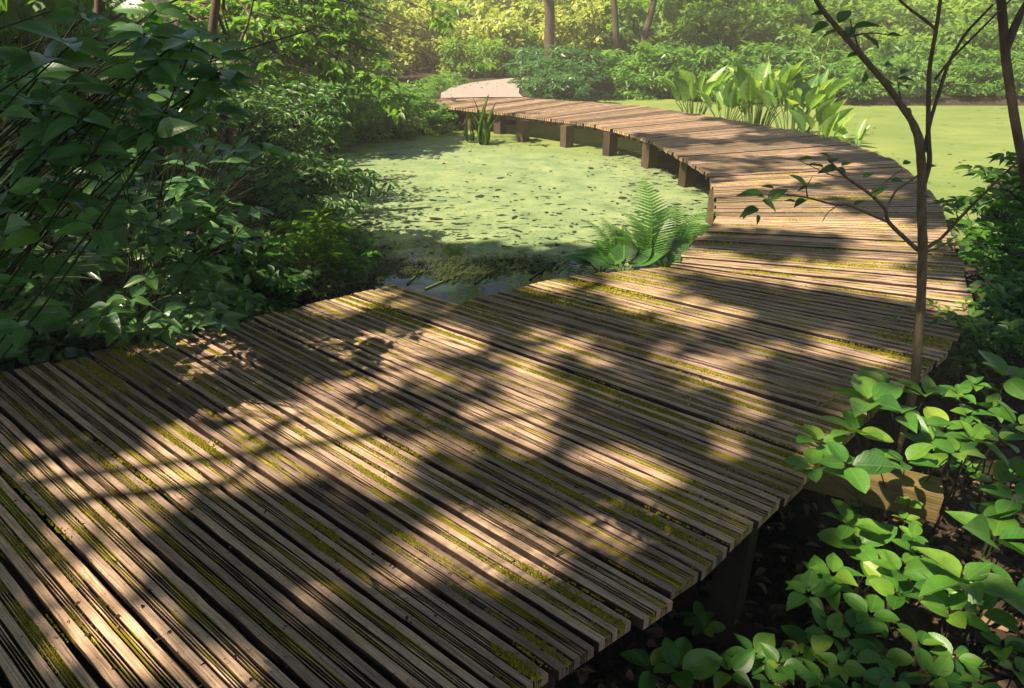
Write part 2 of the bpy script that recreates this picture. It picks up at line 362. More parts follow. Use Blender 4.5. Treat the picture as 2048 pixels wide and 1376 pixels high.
M['weed'] = attr_mat('water_weed', [(0, (0.020, 0.030, 0.010)), (0.5, (0.045, 0.055, 0.015)), (1, (0.09, 0.09, 0.02))], 0.5, 0.2)

# water: duckweed sheet with ragged holes of dark open water
def water_mat():
    m, nt, nd, ln = new_mat('duckweed_water')
    out = N(nd, 'ShaderNodeOutputMaterial')
    geo = N(nd, 'ShaderNodeNewGeometry'); sp = N(nd, 'ShaderNodeSeparateXYZ'); ln.new(geo.outputs['Position'], sp.inputs[0])
    def noise(scale, detail=4.0, rough=0.6, vec=None):
        n = N(nd, 'ShaderNodeTexNoise', inp={'Scale': scale, 'Detail': detail, 'Roughness': rough}); ln.new(vec or geo.outputs['Position'], n.inputs[0]); return n.outputs[0]
    vor = N(nd, 'ShaderNodeTexVoronoi', inp={'Scale': 130.0}); ln.new(geo.outputs['Position'], vor.inputs[0])
    big = noise(0.35, 3.0); mid = noise(3.0, 6.0, 0.7); fine = noise(55.0, 2.0)
    c1 = ramp(nd, [(0.30, (0.100, 0.150, 0.060)), (0.5, (0.165, 0.222, 0.098)), (0.68, (0.23, 0.275, 0.118))]); ln.new(mid, c1.inputs[0])
    c2 = ramp(nd, [(0.28, (0.105, 0.155, 0.036)), (0.5, (0.142, 0.190, 0.046)), (0.72, (0.200, 0.230, 0.056))]); mpb = N(nd, 'ShaderNodeMapping'); mpb.inputs['Scale'].default_value = (.45, .8, 1); ln.new(geo.outputs['Position'], mpb.inputs[0]); ln.new(noise(1.6, 7.0, .68, mpb.outputs[0]), c2.inputs[0])
    # the inner bay carries a bluer weed than the open pond on the other side
    side = math_n(nd, ln, 'SUBTRACT', sp.outputs[0], 3.0)
    yy = math_n(nd, ln, 'SUBTRACT', sp.outputs[1], 11.4)
    k = math_n(nd, ln, 'MAXIMUM', side, math_n(nd, ln, 'ADD', math_n(nd, ln, 'MULTIPLY', yy, 0.8), math_n(nd, ln, 'MULTIPLY', sp.outputs[0], 0.35)))
    kk = math_n(nd, ln, 'ADD', math_n(nd, ln, 'MULTIPLY', k, 0.8), 0.5, clamp=True)
    col = mixc(nd, ln, kk, c1.outputs[0], c2.outputs[0])
    gr = ramp(nd, [(0.0, 0.75), (0.6, 1.15)]); ln.new(vor.outputs[0], gr.inputs[0]); col = mixc(nd, ln, 0.8, col, gr.outputs[0], 'MULTIPLY')
    duck = N(nd, 'ShaderNodeBsdfPrincipled', inp={'Roughness': 0.55, 'Specular IOR Level': 0.35}); ln.new(col, duck.inputs['Base Color'])
    b = N(nd, 'ShaderNodeBump', inp={'Strength': 0.5, 'Distance': 0.006}); ln.new(vor.outputs[0], b.inputs['Height']); ln.new(b.outputs[0], duck.inputs['Normal'])
    wat = N(nd, 'ShaderNodeBsdfPrincipled', inp={'Base Color': (0.010, 0.018, 0.012, 1), 'Roughness': 0.04, 'Specular IOR Level': 0.5, 'IOR': 1.33})
    wb = N(nd, 'ShaderNodeBump', inp={'Strength': 0.06, 'Distance': 0.02}); ln.new(noise(9.0, 2.0), wb.inputs['Height']); ln.new(wb.outputs[0], wat.inputs['Normal'])
    # open patch beside the near boardwalk
    def ell(cx, cyy, rx, ry):
        dx = math_n(nd, ln, 'DIVIDE', math_n(nd, ln, 'SUBTRACT', sp.outputs[0], cx), rx)
        dy = math_n(nd, ln, 'DIVIDE', math_n(nd, ln, 'SUBTRACT', sp.outputs[1], cyy), ry)
        return math_n(nd, ln, 'SQRT', math_n(nd, ln, 'ADD', math_n(nd, ln, 'MULTIPLY', dx, dx), math_n(nd, ln, 'MULTIPLY', dy, dy)))
    e = math_n(nd, ln, 'MINIMUM', ell(-0.45, 4.8, 1.25, 1.15), ell(-1.35, 5.5, 1.0, 1.25))
    e = math_n(nd, ln, 'MINIMUM', e, ell(1.9, 6.0, 0.75, 0.9))
    e = math_n(nd, ln, 'MINIMUM', e, ell(2.6, 10.2, 0.55, 1.2))
    ragged = math_n(nd, ln, 'MULTIPLY', math_n(nd, ln, 'SUBTRACT', noise(2.6, 8.0, 0.72), 0.5), 1.5)
    opn = math_n(nd, ln, 'LESS_THAN', math_n(nd, ln, 'ADD', e, ragged), 1.08)
    # scattered holes, denser near the open patch
    thr = math_n(nd, ln, 'ADD', math_n(nd, ln, 'MULTIPLY', math_n(nd, ln, 'MINIMUM', math_n(nd, ln, 'SUBTRACT', e, 1.0), 2.0), 0.048), 0.548)
    mp = N(nd, 'ShaderNodeMapping'); mp.inputs['Scale'].default_value = (0.7, 1.4, 1); mp.inputs['Rotation'].default_value = (0, 0, 0.3); ln.new(geo.outputs['Position'], mp.inputs[0])
    hole = math_n(nd, ln, 'GREATER_THAN', noise(7.5, 6.0, 0.62, mp.outputs[0]), thr)
    hole2 = math_n(nd, ln, 'GREATER_THAN', noise(30.0, 3.0, 0.6, mp.outputs[0]), math_n(nd, ln, 'ADD', thr, 0.055))
    right = math_n(nd, ln, 'LESS_THAN', kk, 0.7)
    h = math_n(nd, ln, 'MAXIMUM', math_n(nd, ln, 'MULTIPLY', math_n(nd, ln, 'MAXIMUM', hole, hole2), right), math_n(nd, ln, 'GREATER_THAN', noise(11.0, 5.0, .6, mp.outputs[0]), .735))
    fac = math_n(nd, ln, 'MAXIMUM', opn, h)
    # a few rafts left inside the open patch
    raft = math_n(nd, ln, 'GREATER_THAN', noise(5.0, 6.0, 0.75), 0.64)
    fac = math_n(nd, ln, 'MULTIPLY', fac, math_n(nd, ln, 'SUBTRACT', 1.0, math_n(nd, ln, 'MULTIPLY', raft, math_n(nd, ln, 'GREATER_THAN', e, 0.35))))
    mx = N(nd, 'ShaderNodeMixShader'); ln.new(fac, mx.inputs[0]); ln.new(duck.outputs[0], mx.inputs[1]); ln.new(wat.outputs[0], mx.inputs[2])
    ln.new(mx.outputs[0], out.inputs[0]); return m
M['water'] = water_mat()

# ------------------------------------------------------------------ boardwalk
DECK = [  # pairs of board end points in metres (inner/left end, outer/right end), near to far
    ((-4.6, 1.55), (-1.75, -0.75)), ((-2.49, 2.99), (-0.12, 1.09)), ((-1.63, 3.54), (0.60, 1.63)), ((-0.77, 4.20), (1.49, 2.49)),
    ((-0.33, 3.86), (1.52, 2.53)), ((0.25, 4.26), (2.02, 2.97)), ((0.64, 4.41), (2.40, 3.32)), ((1.10, 4.53), (2.66, 3.66))]
DECKPX = [((1362, 525), (1936, 583)), ((1372, 501), (1930, 540)), ((1418, 453), (1905, 474)), ((1432, 425), (1885, 425)),
          ((1431, 404), (1868, 388)), ((1428, 380), (1840, 360)), ((1410, 342), (1790, 321)), ((1352, 308), (1690, 283)),
          ((1317, 288), (1600, 264)), ((1270, 270), (1510, 247)), ((1180, 248), (1390, 227)), ((1090, 236), (1280, 211)),
          ((1000, 225), (1150, 202)), ((925, 217), (1072, 197)), ((852, 209), (1012, 191)), ((882, 197), (1000, 184))]
for a, b in DECKPX: DECK.append((tuple(onz(*a)[:2]), tuple(onz(*b)[:2])))
DECK = [(np.array(a), np.array(b)) for a, b in DECK]
PITCHB, GAP, BW = 0.163, 0.021, 0.148
CH = [(.185, 0), (.193, -.020), (.236, -.020), (.243, -.001), (.257, -.001), (.263, -.019), (.288, -.019), (.294, -.001), (.309, -.001), (.315, -.019), (.340, -.019), (.346, -.001), (.360, -.001), (.367, -.020), (.412, -.020), (.420, 0)]
PROF = [(0.0, -.042), (0.0, -.007), (.018, 0)] + CH + [(v_ + .395, z_) for v_, z_ in CH] + [(.982, 0), (1.0, -.007), (1.0, -.042)]
boards = []          # (L0, R0, L1, R1) corner points of every board
rg = rng_of(3)
for k in range(len(DECK) - 1):
    if k == 3: continue
    (a0, b0), (a1, b1) = DECK[k], DECK[k + 1]
    m0, m1 = (a0 + b0) / 2, (a1 + b1) / 2
    d = unit(b0 - a0 + b1 - a1); nrm = np.array([-d[1], d[0]])
    n = max(1, int(round(abs(np.dot(m1 - m0, nrm)) / PITCHB)))
    for i in range(n):
        t0, t1 = i / n, (i + 1) / n
        boards.append((a0 + (a1 - a0) * t0, b0 + (b1 - b0) * t0, a0 + (a1 - a0) * t1, b0 + (b1 - b0) * t1))
acc = Acc(); board_frames = []
for L0, R0, L1, R1 in boards:
    dist = np.linalg.norm((L0 + R0) / 2)
    nu = 30 if dist < 3.6 else (18 if dist < 6 else 8)
    w0 = np.linalg.norm(L1 - L0); w1 = np.linalg.norm(R1 - R0)
    jl, jr = rg.normal(0, .012, 2); dz = rg.normal(0, .0034); tilt = rg.normal(0, .004); rv = rg.uniform()
    dirv = unit(R0 - L0)
    A0, A1 = L0 + dirv * jl, L1 + dirv * jl; B0, B1 = R0 + dirv * jr, R1 + dirv * jr
    u = np.linspace(0, 1, nu); g0, g1 = GAP / 2 / max(w0, .03), GAP / 2 / max(w1, .03)
    g0, g1 = min(g0, .22), min(g1, .22)
    P0 = A0[None] * (1 - u[:, None]) + B0[None] * u[:, None]; P1 = A1[None] * (1 - u[:, None]) + B1[None] * u[:, None]
    gg = (g0 * (1 - u) + g1 * u)[:, None]
    pv = np.array([p[0] for p in PROF]); pz = np.array([p[1] for p in PROF])
    v = gg + pv[None, :] * (1 - 2 * gg)
    edge = np.zeros((nu, len(PROF)))
    if dist < 6:                    # worn, slightly ragged arrises and ribs
        e = rg.normal(0, 1, (nu, len(PROF))); edge = e * np.where((np.abs(np.abs(pv - .5) - .1975) < .1), .0042, np.where((pv < .04) | (pv > .96), .008, .002))[None, :]
    v = v + edge
    XY = P0[:, None, :] * (1 - v[..., None]) + P1[:, None, :] * v[..., None]
    ph = rg.uniform(0, 50)
    sag = np.array([nz(ph + q * 2.5, 0.3) for q in u]) * .003
    top = (pz > -.03).astype(float)
    wn_ = min(1.0, (w0 + w1) / 2 / .14)
    Z = pz[None, :] * np.where(pz > -.03, wn_, 1.0)[None, :] + dz + sag[:, None] * top[None, :] + tilt * (pv[None, :] - .5) * top[None, :] * 2
    if dist < 6: Z = Z + rg.normal(0, .0011, Z.shape) * top[None, :] * np.where(np.abs(np.abs(pv - .5) - .1975) < .07, 1.6, .5)[None, :]
    V = np.concatenate([XY, Z[..., None]], -1)
    lu = u * np.linalg.norm(R0 - L0)
    m_ = len(PROF)
    UV = np.stack(np.broadcast_arrays(lu[:, None], pv[None, :] * BW), -1)
    i, j = np.meshgrid(np.arange(nu - 1), np.arange(m_ - 1), indexing='ij')
    F = np.stack([i * m_ + j, (i + 1) * m_ + j, (i + 1) * m_ + j + 1, i * m_ + j + 1], -1).reshape(-1, 4)
    acc.add(V.reshape(-1, 3), F, UV.reshape(-1, 2), rv)
    bot = np.array([[q * m_, q * m_ + m_ - 1, (q + 1) * m_ + m_ - 1, (q + 1) * m_] for q in range(nu - 1)])
    acc.f.append(bot + acc.n - len(V.reshape(-1, 3)))
    for row, flip in ((0, False), (nu - 1, True)):      # end grain
        E0 = V[row]; mid = E0.mean(0)
        base = np.stack([E0[:, 0], E0[:, 1], np.full(m_, -.042 + dz)], -1)
        VV = np.concatenate([E0, base]); ff = np.array([[q, q + 1, m_ + q + 1, m_ + q] for q in range(m_ - 1)])
        if flip: ff = ff[:, ::-1]
        acc.add(VV, ff, np.concatenate([np.stack([E0[:, 2] * 3, pv * BW], -1)] * 2), rv)
    board_frames.append((A0, B0, A1, B1, g0, dist))
bw = empty('boardwalk', (1.0, 4.0, 0), 'mossy boardwalk of weathered grooved timber boards curving over the green pond', 'boardwalk')
bw.location = (0, 0, 0)
deck = acc.obj('decking', M['board'], bw, smooth=False)

# posts under both edges
def edge_pt(t, side):   # t in DECK index units
    k = int(min(len(DECK) - 2, math.floor(t))); f = t - k
    return DECK[k][side] * (1 - f) + DECK[k + 1][side] * f
inner = [(1037, 235), (1125, 244), (1212, 258), (1291, 278), (1366, 309), (1424, 372)]
pr = rng_of(5)
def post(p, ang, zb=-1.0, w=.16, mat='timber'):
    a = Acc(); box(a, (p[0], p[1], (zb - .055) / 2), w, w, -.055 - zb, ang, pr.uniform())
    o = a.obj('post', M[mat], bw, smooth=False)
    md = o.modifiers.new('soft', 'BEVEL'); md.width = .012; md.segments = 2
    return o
ctr = [(a + b) / 2 for a, b in DECK]
for q in inner:
    p = onz(*q)[:2]
    k = int(np.argmin([np.linalg.norm(d[0] - p) for d in DECK])); outd = unit(DECK[k][1] - DECK[k][0])
    post(p + outd * .10, math.atan2(outd[1], outd[0])); 
    wdt = np.linalg.norm(DECK[k][1] - DECK[k][0])
    post(p + outd * (wdt - .14), math.atan2(outd[1], outd[0]))
for px, py in ((1545, 1030), (1120, 1312)):
    p = onz(px, py)[:2] + np.array([-.8, .6]) * .10; post(p, -.65, -.9, .11, 'wet')  # darker timber colour here stands in for the under-deck shade
for t, s in ((1.2, 0), (2.2, 0), (4.2, 0), (5.5, 0), (8.6, 1), (10.2, 1), (12.2, 1), (20.2, 0), (21.0, 0)):
    p = edge_pt(t, s); k = int(t); outd = unit(DECK[k][1] - DECK[k][0]) * (1 if s == 0 else -1)
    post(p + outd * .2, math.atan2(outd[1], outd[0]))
# joists following both edges
for side, inset in ((0, .20), (1, .20)):
    a = Acc()
    pts = []
    for k, (x, y) in enumerate(DECK):
        if k in (3,) and side == 0: continue
        d = unit(y - x); pts.append((x + d * inset) if side == 0 else (y - d * inset))
    pts = np.array(pts)
    for q in range(len(pts) - 1):
        p0, p1 = pts[q], pts[q + 1]; d = p1 - p0; ln_ = np.linalg.norm(d)
        if ln_ < .05: continue
        box(a, (*(p0 + p1) / 2, -.087 + .002 * (q % 2)), ln_ + .02, .075, .085, math.atan2(d[1], d[0]), pr.uniform())
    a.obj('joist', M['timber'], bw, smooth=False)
# heavy mossy bearer sticking out beyond the near right edge
a = Acc(); c = (onz(1775, 925, -.06) + onz(1905, 940, -.06)) / 2
dv = onz(1905, 940, -.06) - onz(1775, 925, -.06); ang = math.atan2(dv[1], dv[0]) - .25
box(a, (c[0] - .42, c[1] + .10, -.135), 1.0, .14, .12, ang, .4)
o = a.obj('bearer', M['beamwood'], bw, smooth=False); o['label'] = 'mossy squared timber end sticking out past the deck edge'
md = o.modifiers.new('soft', 'BEVEL'); md.width = .012; md.segments = 2

# moss cushions growing in the grooves and on the board tops
acc = Acc(); mr = rng_of(11)
SPOT = [(1310, 1140, 110, 40), (985, 600, 70, 22), (1860, 520, 90, 16), (1830, 690, 110, 40), (340, 1020, 120, 60), (290, 950, 110, 60), (1060, 1290, 60, 30), (70, 1270, 60, 90), (1300, 1080, 120, 60),
        (1480, 960, 150, 60), (1500, 840, 160, 30), (600, 720, 90, 35), (830, 900, 120, 50), (1290, 530, 60, 14), (1780, 720, 90, 30), (1430, 480, 60, 16), (1050, 1010, 140, 50), (130, 1240, 80, 60), (1620, 860, 80, 30), (1460, 1010, 100, 60)]
MP = []; 
for A0, B0, A1, B1, g0, dist in board_frames:
    if dist > 8.5: continue
    Lb = np.linalg.norm(B0 - A0); dens = 5600 if dist < 3.2 else (3000 if dist < 5 else 700)
    n = int(Lb * dens); u = mr.uniform(0, 1, n)
    v = np.where(mr.uniform(size=n) < .86, .5 + mr.choice([-.1975, .1975], n) + mr.normal(0, .052, n), np.where(mr.uniform(size=n) < .5, mr.uniform(0.0, 1, n), mr.choice([0.02, .98], n)))
    P = (A0 + (B0 - A0) * u[:, None]) * (1 - v[:, None]) + (A1 + (B1 - A1) * u[:, None]) * v[:, None]
    sx, sy = project(np.concatenate([P, np.zeros((n, 1))], 1))
    b = np.zeros(n)
    for cx, cy_, rx, ry in SPOT: b = np.maximum(b, np.exp(-((sx - cx) / rx) ** 2 - ((sy - cy_) / ry) ** 2))
    sd0 = float(A0[0] * 7.3 + A0[1] * 3.1)
    for i in range(n):
        q = P[i]; sd = sd0 + (7.7 if v[i] > .5 else 0); nn = nz(u[i] * Lb * 1.7, sd, 0.0) + .55 * nz(q[0] * .9, q[1] * .9, 4.0) + .35 * nz(u[i] * Lb * 9, sd, 2.0)
        groove = 1 if abs(abs(v[i] - .5) - .1975) < .1 else 0
        th = -.02 if groove else .36
        if nn + b[i] * .62 > th: MP.append((q[0], q[1], -.005 if groove else -.001, min(1.3, .6 + 2 * (nn + b[i] * .5 - th)), dist))
MP = np.array(MP)
n = len(MP); s = MP[:, 3] * mr.uniform(.0022, .0052, n) * np.where(MP[:, 4] > 3.5, 1.5, 1.0)
k6 = 5; th = np.linspace(0, 2 * np.pi, k6, endpoint=False)
ringx = np.cos(th)[None] * s[:, None] * mr.uniform(.6, 1.3, (n, k6)); ringy = np.sin(th)[None] * s[:, None] * mr.uniform(.6, 1.3, (n, k6))
V = np.zeros((n, k6 + 1, 3)); V[:, :k6, 0] = MP[:, 0:1] + ringx; V[:, :k6, 1] = MP[:, 1:2] + ringy; V[:, :k6, 2] = MP[:, 2:3] - .002
V[:, k6, 0] = MP[:, 0] + mr.normal(0, .002, n); V[:, k6, 1] = MP[:, 1] + mr.normal(0, .002, n); V[:, k6, 2] = MP[:, 2] + s * mr.uniform(.7, 1.5, n)
F = np.array([[i, (i + 1) % k6, k6] for i in range(k6)]); F = (F[None] + (np.arange(n) * (k6 + 1))[:, None, None]).reshape(-1, 3)
acc.add(V.reshape(-1, 3), F, None, np.repeat(np.clip(mr.normal(.5, .25, n), 0, 1), k6 + 1))
moss = acc.obj('moss', M['moss'], bw, smooth=False); moss['kind'] = 'stuff'

# ------------------------------------------------------------------ ground, pond, path
POND = np.array([(-0.9, 3.2), (-1.55, 4.7), (-1.75, 5.4), (-1.75, 6.2), (-1.95, 7.2), (-2.3, 8.5), (-2.9, 10.4), (-2.7, 12.0), (-1.7, 12.6), (-1.0, 13.2), (-.3, 13.9), (1.1, 14.7), (1.9, 16.0), (1.8, 17.6), (3.2, 19.3), (4.4, 18.0), (7.2, 17.1), (9.2, 17.0), (12, 17.0), (18, 17.2), (18, 12.5), (9.2, 11.6), (6.6, 9.4), (5.6, 8.0), (4.6, 6.6), (3.4, 5.3), (2.0, 4.0), (.6, 2.9)])
def sdist(P):
    P = np.asarray(P, float); n = len(POND); ins = np.zeros(len(P), bool); dm = np.full(len(P), 1e9)
    for i in range(n):
        a, b = POND[i], POND[(i + 1) % n]
        c = ((a[1] > P[:, 1]) != (b[1] > P[:, 1])) & (P[:, 0] < (b[0] - a[0]) * (P[:, 1] - a[1]) / (b[1] - a[1] + 1e-12) + a[0]); ins ^= c
        ab = b - a; t = np.clip(((P - a) @ ab) / (ab @ ab), 0, 1); dm = np.minimum(dm, np.linalg.norm(P - (a + t[:, None] * ab), axis=1))
    return np.where(ins, -dm, dm)
PATHC = np.array([(-.62, 14.9), (-.70, 15.8), (-.62, 17.0), (-.35, 18.0), (.35, 19.0), (1.8, 19.9), (4, 20.6)])
def ground_z(P):
    P = np.asarray(P, float); d = sdist(P)
    z = -.4 + .30 * (1 - np.exp(-np.maximum(d, 0) / .8)) - .5 * (1 - np.exp(np.minimum(d, 0) / .35))
    near = np.exp(-(np.maximum(0, P[:, 1] - 3.5) / 1.2) ** 2) * (P[:, 0] > -1.2)        # hollow beside the near boardwalk
    z = z - .38 * near * (d > 0)
    far = np.clip((P[:, 1] - 19) / 20, 0, 1); z = z + far * .25
    pd = np.min(np.linalg.norm(P[:, None, :] - PATHC[None], axis=2), axis=1); z = np.where(d > 0, z * np.clip((pd - .9) / .8, 0, 1) + np.minimum(z, -.012) * 0 - .02 * (pd < 1.7), z)
    return z
xs = np.unique(np.concatenate([np.linspace(-300, -30, 14), np.linspace(-30, -8, 24), np.linspace(-8, 13, 130), np.linspace(13, 35, 24), np.linspace(35, 300, 14)]))
ys = np.unique(np.concatenate([np.linspace(-60, -3, 14), np.linspace(-3, 22, 150), np.linspace(22, 45, 24), np.linspace(45, 400, 14)]))
X, Y = np.meshgrid(xs, ys, indexing='ij'); PP = np.stack([X.ravel(), Y.ravel()], 1)
Zg = ground_z(PP) + np.array([nz(x * 1.3, y * 1.3) * .035 + nz(x * 5, y * 5) * .012 for x, y in PP]) * (np.abs(PP[:, 0]) < 40)
acc = Acc(); ny = len(ys); i, j = np.meshgrid(np.arange(len(xs) - 1), np.arange(ny - 1), indexing='ij')
F = np.stack([i * ny + j, (i + 1) * ny + j, (i + 1) * ny + j + 1, i * ny + j + 1], -1).reshape(-1, 4)
acc.add(np.concatenate([PP, Zg[:, None]], 1), F, PP)
tag(acc.obj('ground', M['ground']), kind='structure')
def gz(x, y): return float(ground_z(np.array([[x, y]]))[0])
acc = Acc(); xs = np.linspace(-4, 19, 120); ys = np.linspace(2.5, 20.5, 100); X, Y = np.meshgrid(xs, ys, indexing='ij'); ny = len(ys)
i, j = np.meshgrid(np.arange(len(xs) - 1), np.arange(ny - 1), indexing='ij'); F = np.stack([i * ny + j, (i + 1) * ny + j, (i + 1) * ny + j + 1, i * ny + j + 1], -1).reshape(-1, 4)
cen = np.stack([X.ravel(), Y.ravel()], 1)[F].mean(1); F = F[sdist(cen) < .45]
acc.add(np.stack([X.ravel(), Y.ravel(), np.full(X.size, -.4)], 1), F)
tag(acc.obj('pond_water', M['water']), kind='structure')
acc = Acc()
tt = np.gradient(PATHC, axis=0); tt = unit(tt); nn = np.stack([-tt[:, 1], tt[:, 0]], 1); hw = np.array([.85, .85, .8, .7, .65, .6, .6])[:, None]
fine = []
Lp, Rp = PATHC + nn * hw, PATHC - nn * hw
V = []; 
for q in range(len(PATHC)): V += [(*Lp[q], .012), (*(Lp[q] * .5 + Rp[q] * .5), .02), (*Rp[q], .012)]
F = []
for q in range(len(PATHC) - 1): F += [(q * 3, q * 3 + 1, q * 3 + 4, q * 3 + 3), (q * 3 + 1, q * 3 + 2, q * 3 + 5, q * 3 + 4)]
acc.add(V, F); tag(acc.obj('path', M['gravel']), kind='structure')

# ------------------------------------------------------------------ plant builders
def tips_px(rng, n, x0, x1, y0, y1, Y0, Y1, keep=None):
    out = []
    while len(out) < n:
        px, py = rng.uniform(x0, x1), rng.uniform(y0, y1)
        if keep is not None and not keep(px, py): continue
        out.append(aty(px, py, rng.uniform(Y0, Y1)))
    return out
def rosette(acc, rng, p, axis, k, L, tpl, wr=.5, flat=.75, rnd=None, lift=.15, face=None):
    """k leaves round the end of a shoot"""
    axis = unit(axis); a0 = rng.uniform(0, 6.28)
    for q in range(k):
        a = a0 + 6.283 * q / k + rng.normal(0, .25)
        h = np.array([math.cos(a), math.sin(a), lift + rng.normal(0, .22)])
        d = unit(h * flat + axis * (1 - flat)); up = unit(np.array([0, 0, 1.0]) + rng.normal(0, .28, 3) + (0 if face is None else np.array(face)))
        l = L * rng.uniform(.7, 1.12)
        add_leaves(acc, p + d * l * .12, d, up, l, l * wr * rng.uniform(.85, 1.1), tpl, np.clip(rng.normal(.5, .25), 0, 1) if rnd is None else rnd)
def shrub(name, label, cat, base, tips, seed, L, tpl, mat, group=None, nodes=3, k=4, wr=.5, r0=.012, stem='stem', sag=.15, sizes=None, leafy=.45, flat=.75, twist=1.0, beam=False, hubs=None, face=None, lift=.15):
    rng = rng_of(seed); base = np.asarray(base, float)
    root = empty(name, tuple(base), label, cat, group)
    sa, la = Acc(), Acc(); tips = np.array([np.asarray(t, float) for t in tips])
    K = hubs or max(1, len(tips) // 8); hb_ = tips[rng.permutation(len(tips))[:K]]
    asg = np.linalg.norm(tips[:, None] - hb_[None], axis=2).argmin(1)
    hub = [base] * len(tips); rad_ = [r0] * len(tips)
    if len(tips) > 8:
        for k_ in range(K):
            ii = np.where(asg == k_)[0]
            if not len(ii): continue
            h_ = base + (tips[ii].mean(0) - base) * rng.uniform(.45, .65); dd_ = h_ - base
            cv = bez(base + np.array([rng.normal(0, .04), rng.normal(0, .04), 0]), base + dd_ * .5 + [rng.normal(0, .06), rng.normal(0, .06), .12 * np.linalg.norm(dd_)], h_, 8)
            tube(sa, cv - base, np.linspace(r0, r0 * .55, 8), 6)
            for i_ in ii: hub[i_] = h_; rad_[i_] = r0 * .42
    for q, tip in enumerate(tips):
        base_, r_s = hub[q], rad_[q]; d = tip - base_; Ls = L if sizes is None else sizes[q]
        side = unit(np.cross(d, rng.normal(0, 1, 3))) * np.linalg.norm(d) * rng.normal(0, .10) * twist
        mid = base_ + d * .5 + side + np.array([0, 0, sag * np.linalg.norm(d)])
        b0 = base_ + (np.array([rng.normal(0, .03), rng.normal(0, .03), 0]) if base_ is base else 0)
        c = bez(b0, mid, tip, 9)
        tube(sa, c - base, np.linspace(r_s, min(r_s, .0018), 9), 5)
        ts = np.linspace(1 - leafy, 1, nodes) if nodes > 1 else [1.0]
        for t in ts:
            f = t * 8; i0 = min(7, int(f)); p = c[i0] + (c[i0 + 1] - c[i0]) * (f - i0); ax = c[i0 + 1] - c[i0]
            if beam and not lit_keep(p[None], L * .8)[0]: continue
            if t >= .999: rosette(la, rng, p - base, ax, k, Ls, tpl, wr, flat, face=face, lift=lift)
            else: rosette(la, rng, p - base, ax, max(2, k - 2), Ls * .9, tpl, wr, flat, face=face, lift=lift)
    sa.obj('stem', M[stem], root); la.obj('leaves', M[mat], root)
    return root
def cloud(acc, rng, n, centers, rad, L, wr=.55, tpl=T_FAR, flat=1.0, keep=None, rbias=None):
    """n leaves in clumps round the given centres"""
    centers = np.asarray(centers, float); c = rng.integers(0, len(centers), n)
    off = rng.normal(0, 1, (n, 3)); off = unit(off) * (rng.uniform(.15, 1, (n, 1)) ** .5) * np.asarray(rad)
    p = centers[c] + off
    d = unit(off * np.array([1, 1, .5]) + rng.normal(0, .6, (n, 3)) * np.asarray(rad)); d[:, 2] -= .25
    up = unit(np.array([0, 0, 1.0]) * flat + unit(off * np.array([1, 1, 1.6]) / np.asarray(rad)) * .95 + rng.normal(0, .38, (n, 3)))
    l = L * rng.uniform(.65, 1.25, n)
    tone = rng.uniform(0, 1, len(centers))[c] * .6 + rng.uniform(0, .4, n)
    if keep is not None:
        m = keep(p); p, d, up, l, tone = p[m], d[m], up[m], l[m], tone[m]
    add_leaves(acc, p, d, up, l, l * wr, tpl, tone)
def bush_mesh(seed, h, r, n, L, nclump, mat, stems=6, wr=.5, tpl=T_FAR, droop=0.0, zlow=.12, cr=.24, fl=.6):
    rng = rng_of(seed); la, sa = Acc(), Acc()
    cs = []
    for q in range(nclump):
        a = rng.uniform(0, 6.28); rr = r * math.sqrt(rng.uniform(0, 1)) * .85; z = h * rng.uniform(zlow, .93) 
        rr *= math.sqrt(max(.1, 1 - max(0, z / h - .45) ** 2 * 2.2))
        cs.append((rr * math.cos(a), rr * math.sin(a), z))
    cloud(la, rng, n, cs, (r * cr, r * cr, h * cr * .42), L, wr, tpl, flat=fl)
    for q in range(stems):
        c = np.array(cs[q]); tube(sa, bez(np.array([rng.normal(0, .05), rng.normal(0, .05), 0]), c * np.array([.35, .35, .7]), c, 7), np.linspace(.018 * h, .004, 7), 5)
    return sa.mesh('stem', M['stem']), la.mesh('leaves', M[mat])
def bush(name, label, cat, meshes, loc, rot=0.0, sc_=(1, 1, 1), group=None):
    o = empty(name, loc, label, cat, group); o.rotation_euler = (0, 0, rot); o.scale = sc_
    for nm, me in zip(('stem', 'leaves'), meshes):
        c = bpy.data.objects.new(nm, me); COL.objects.link(c); c.parent = o
    return o

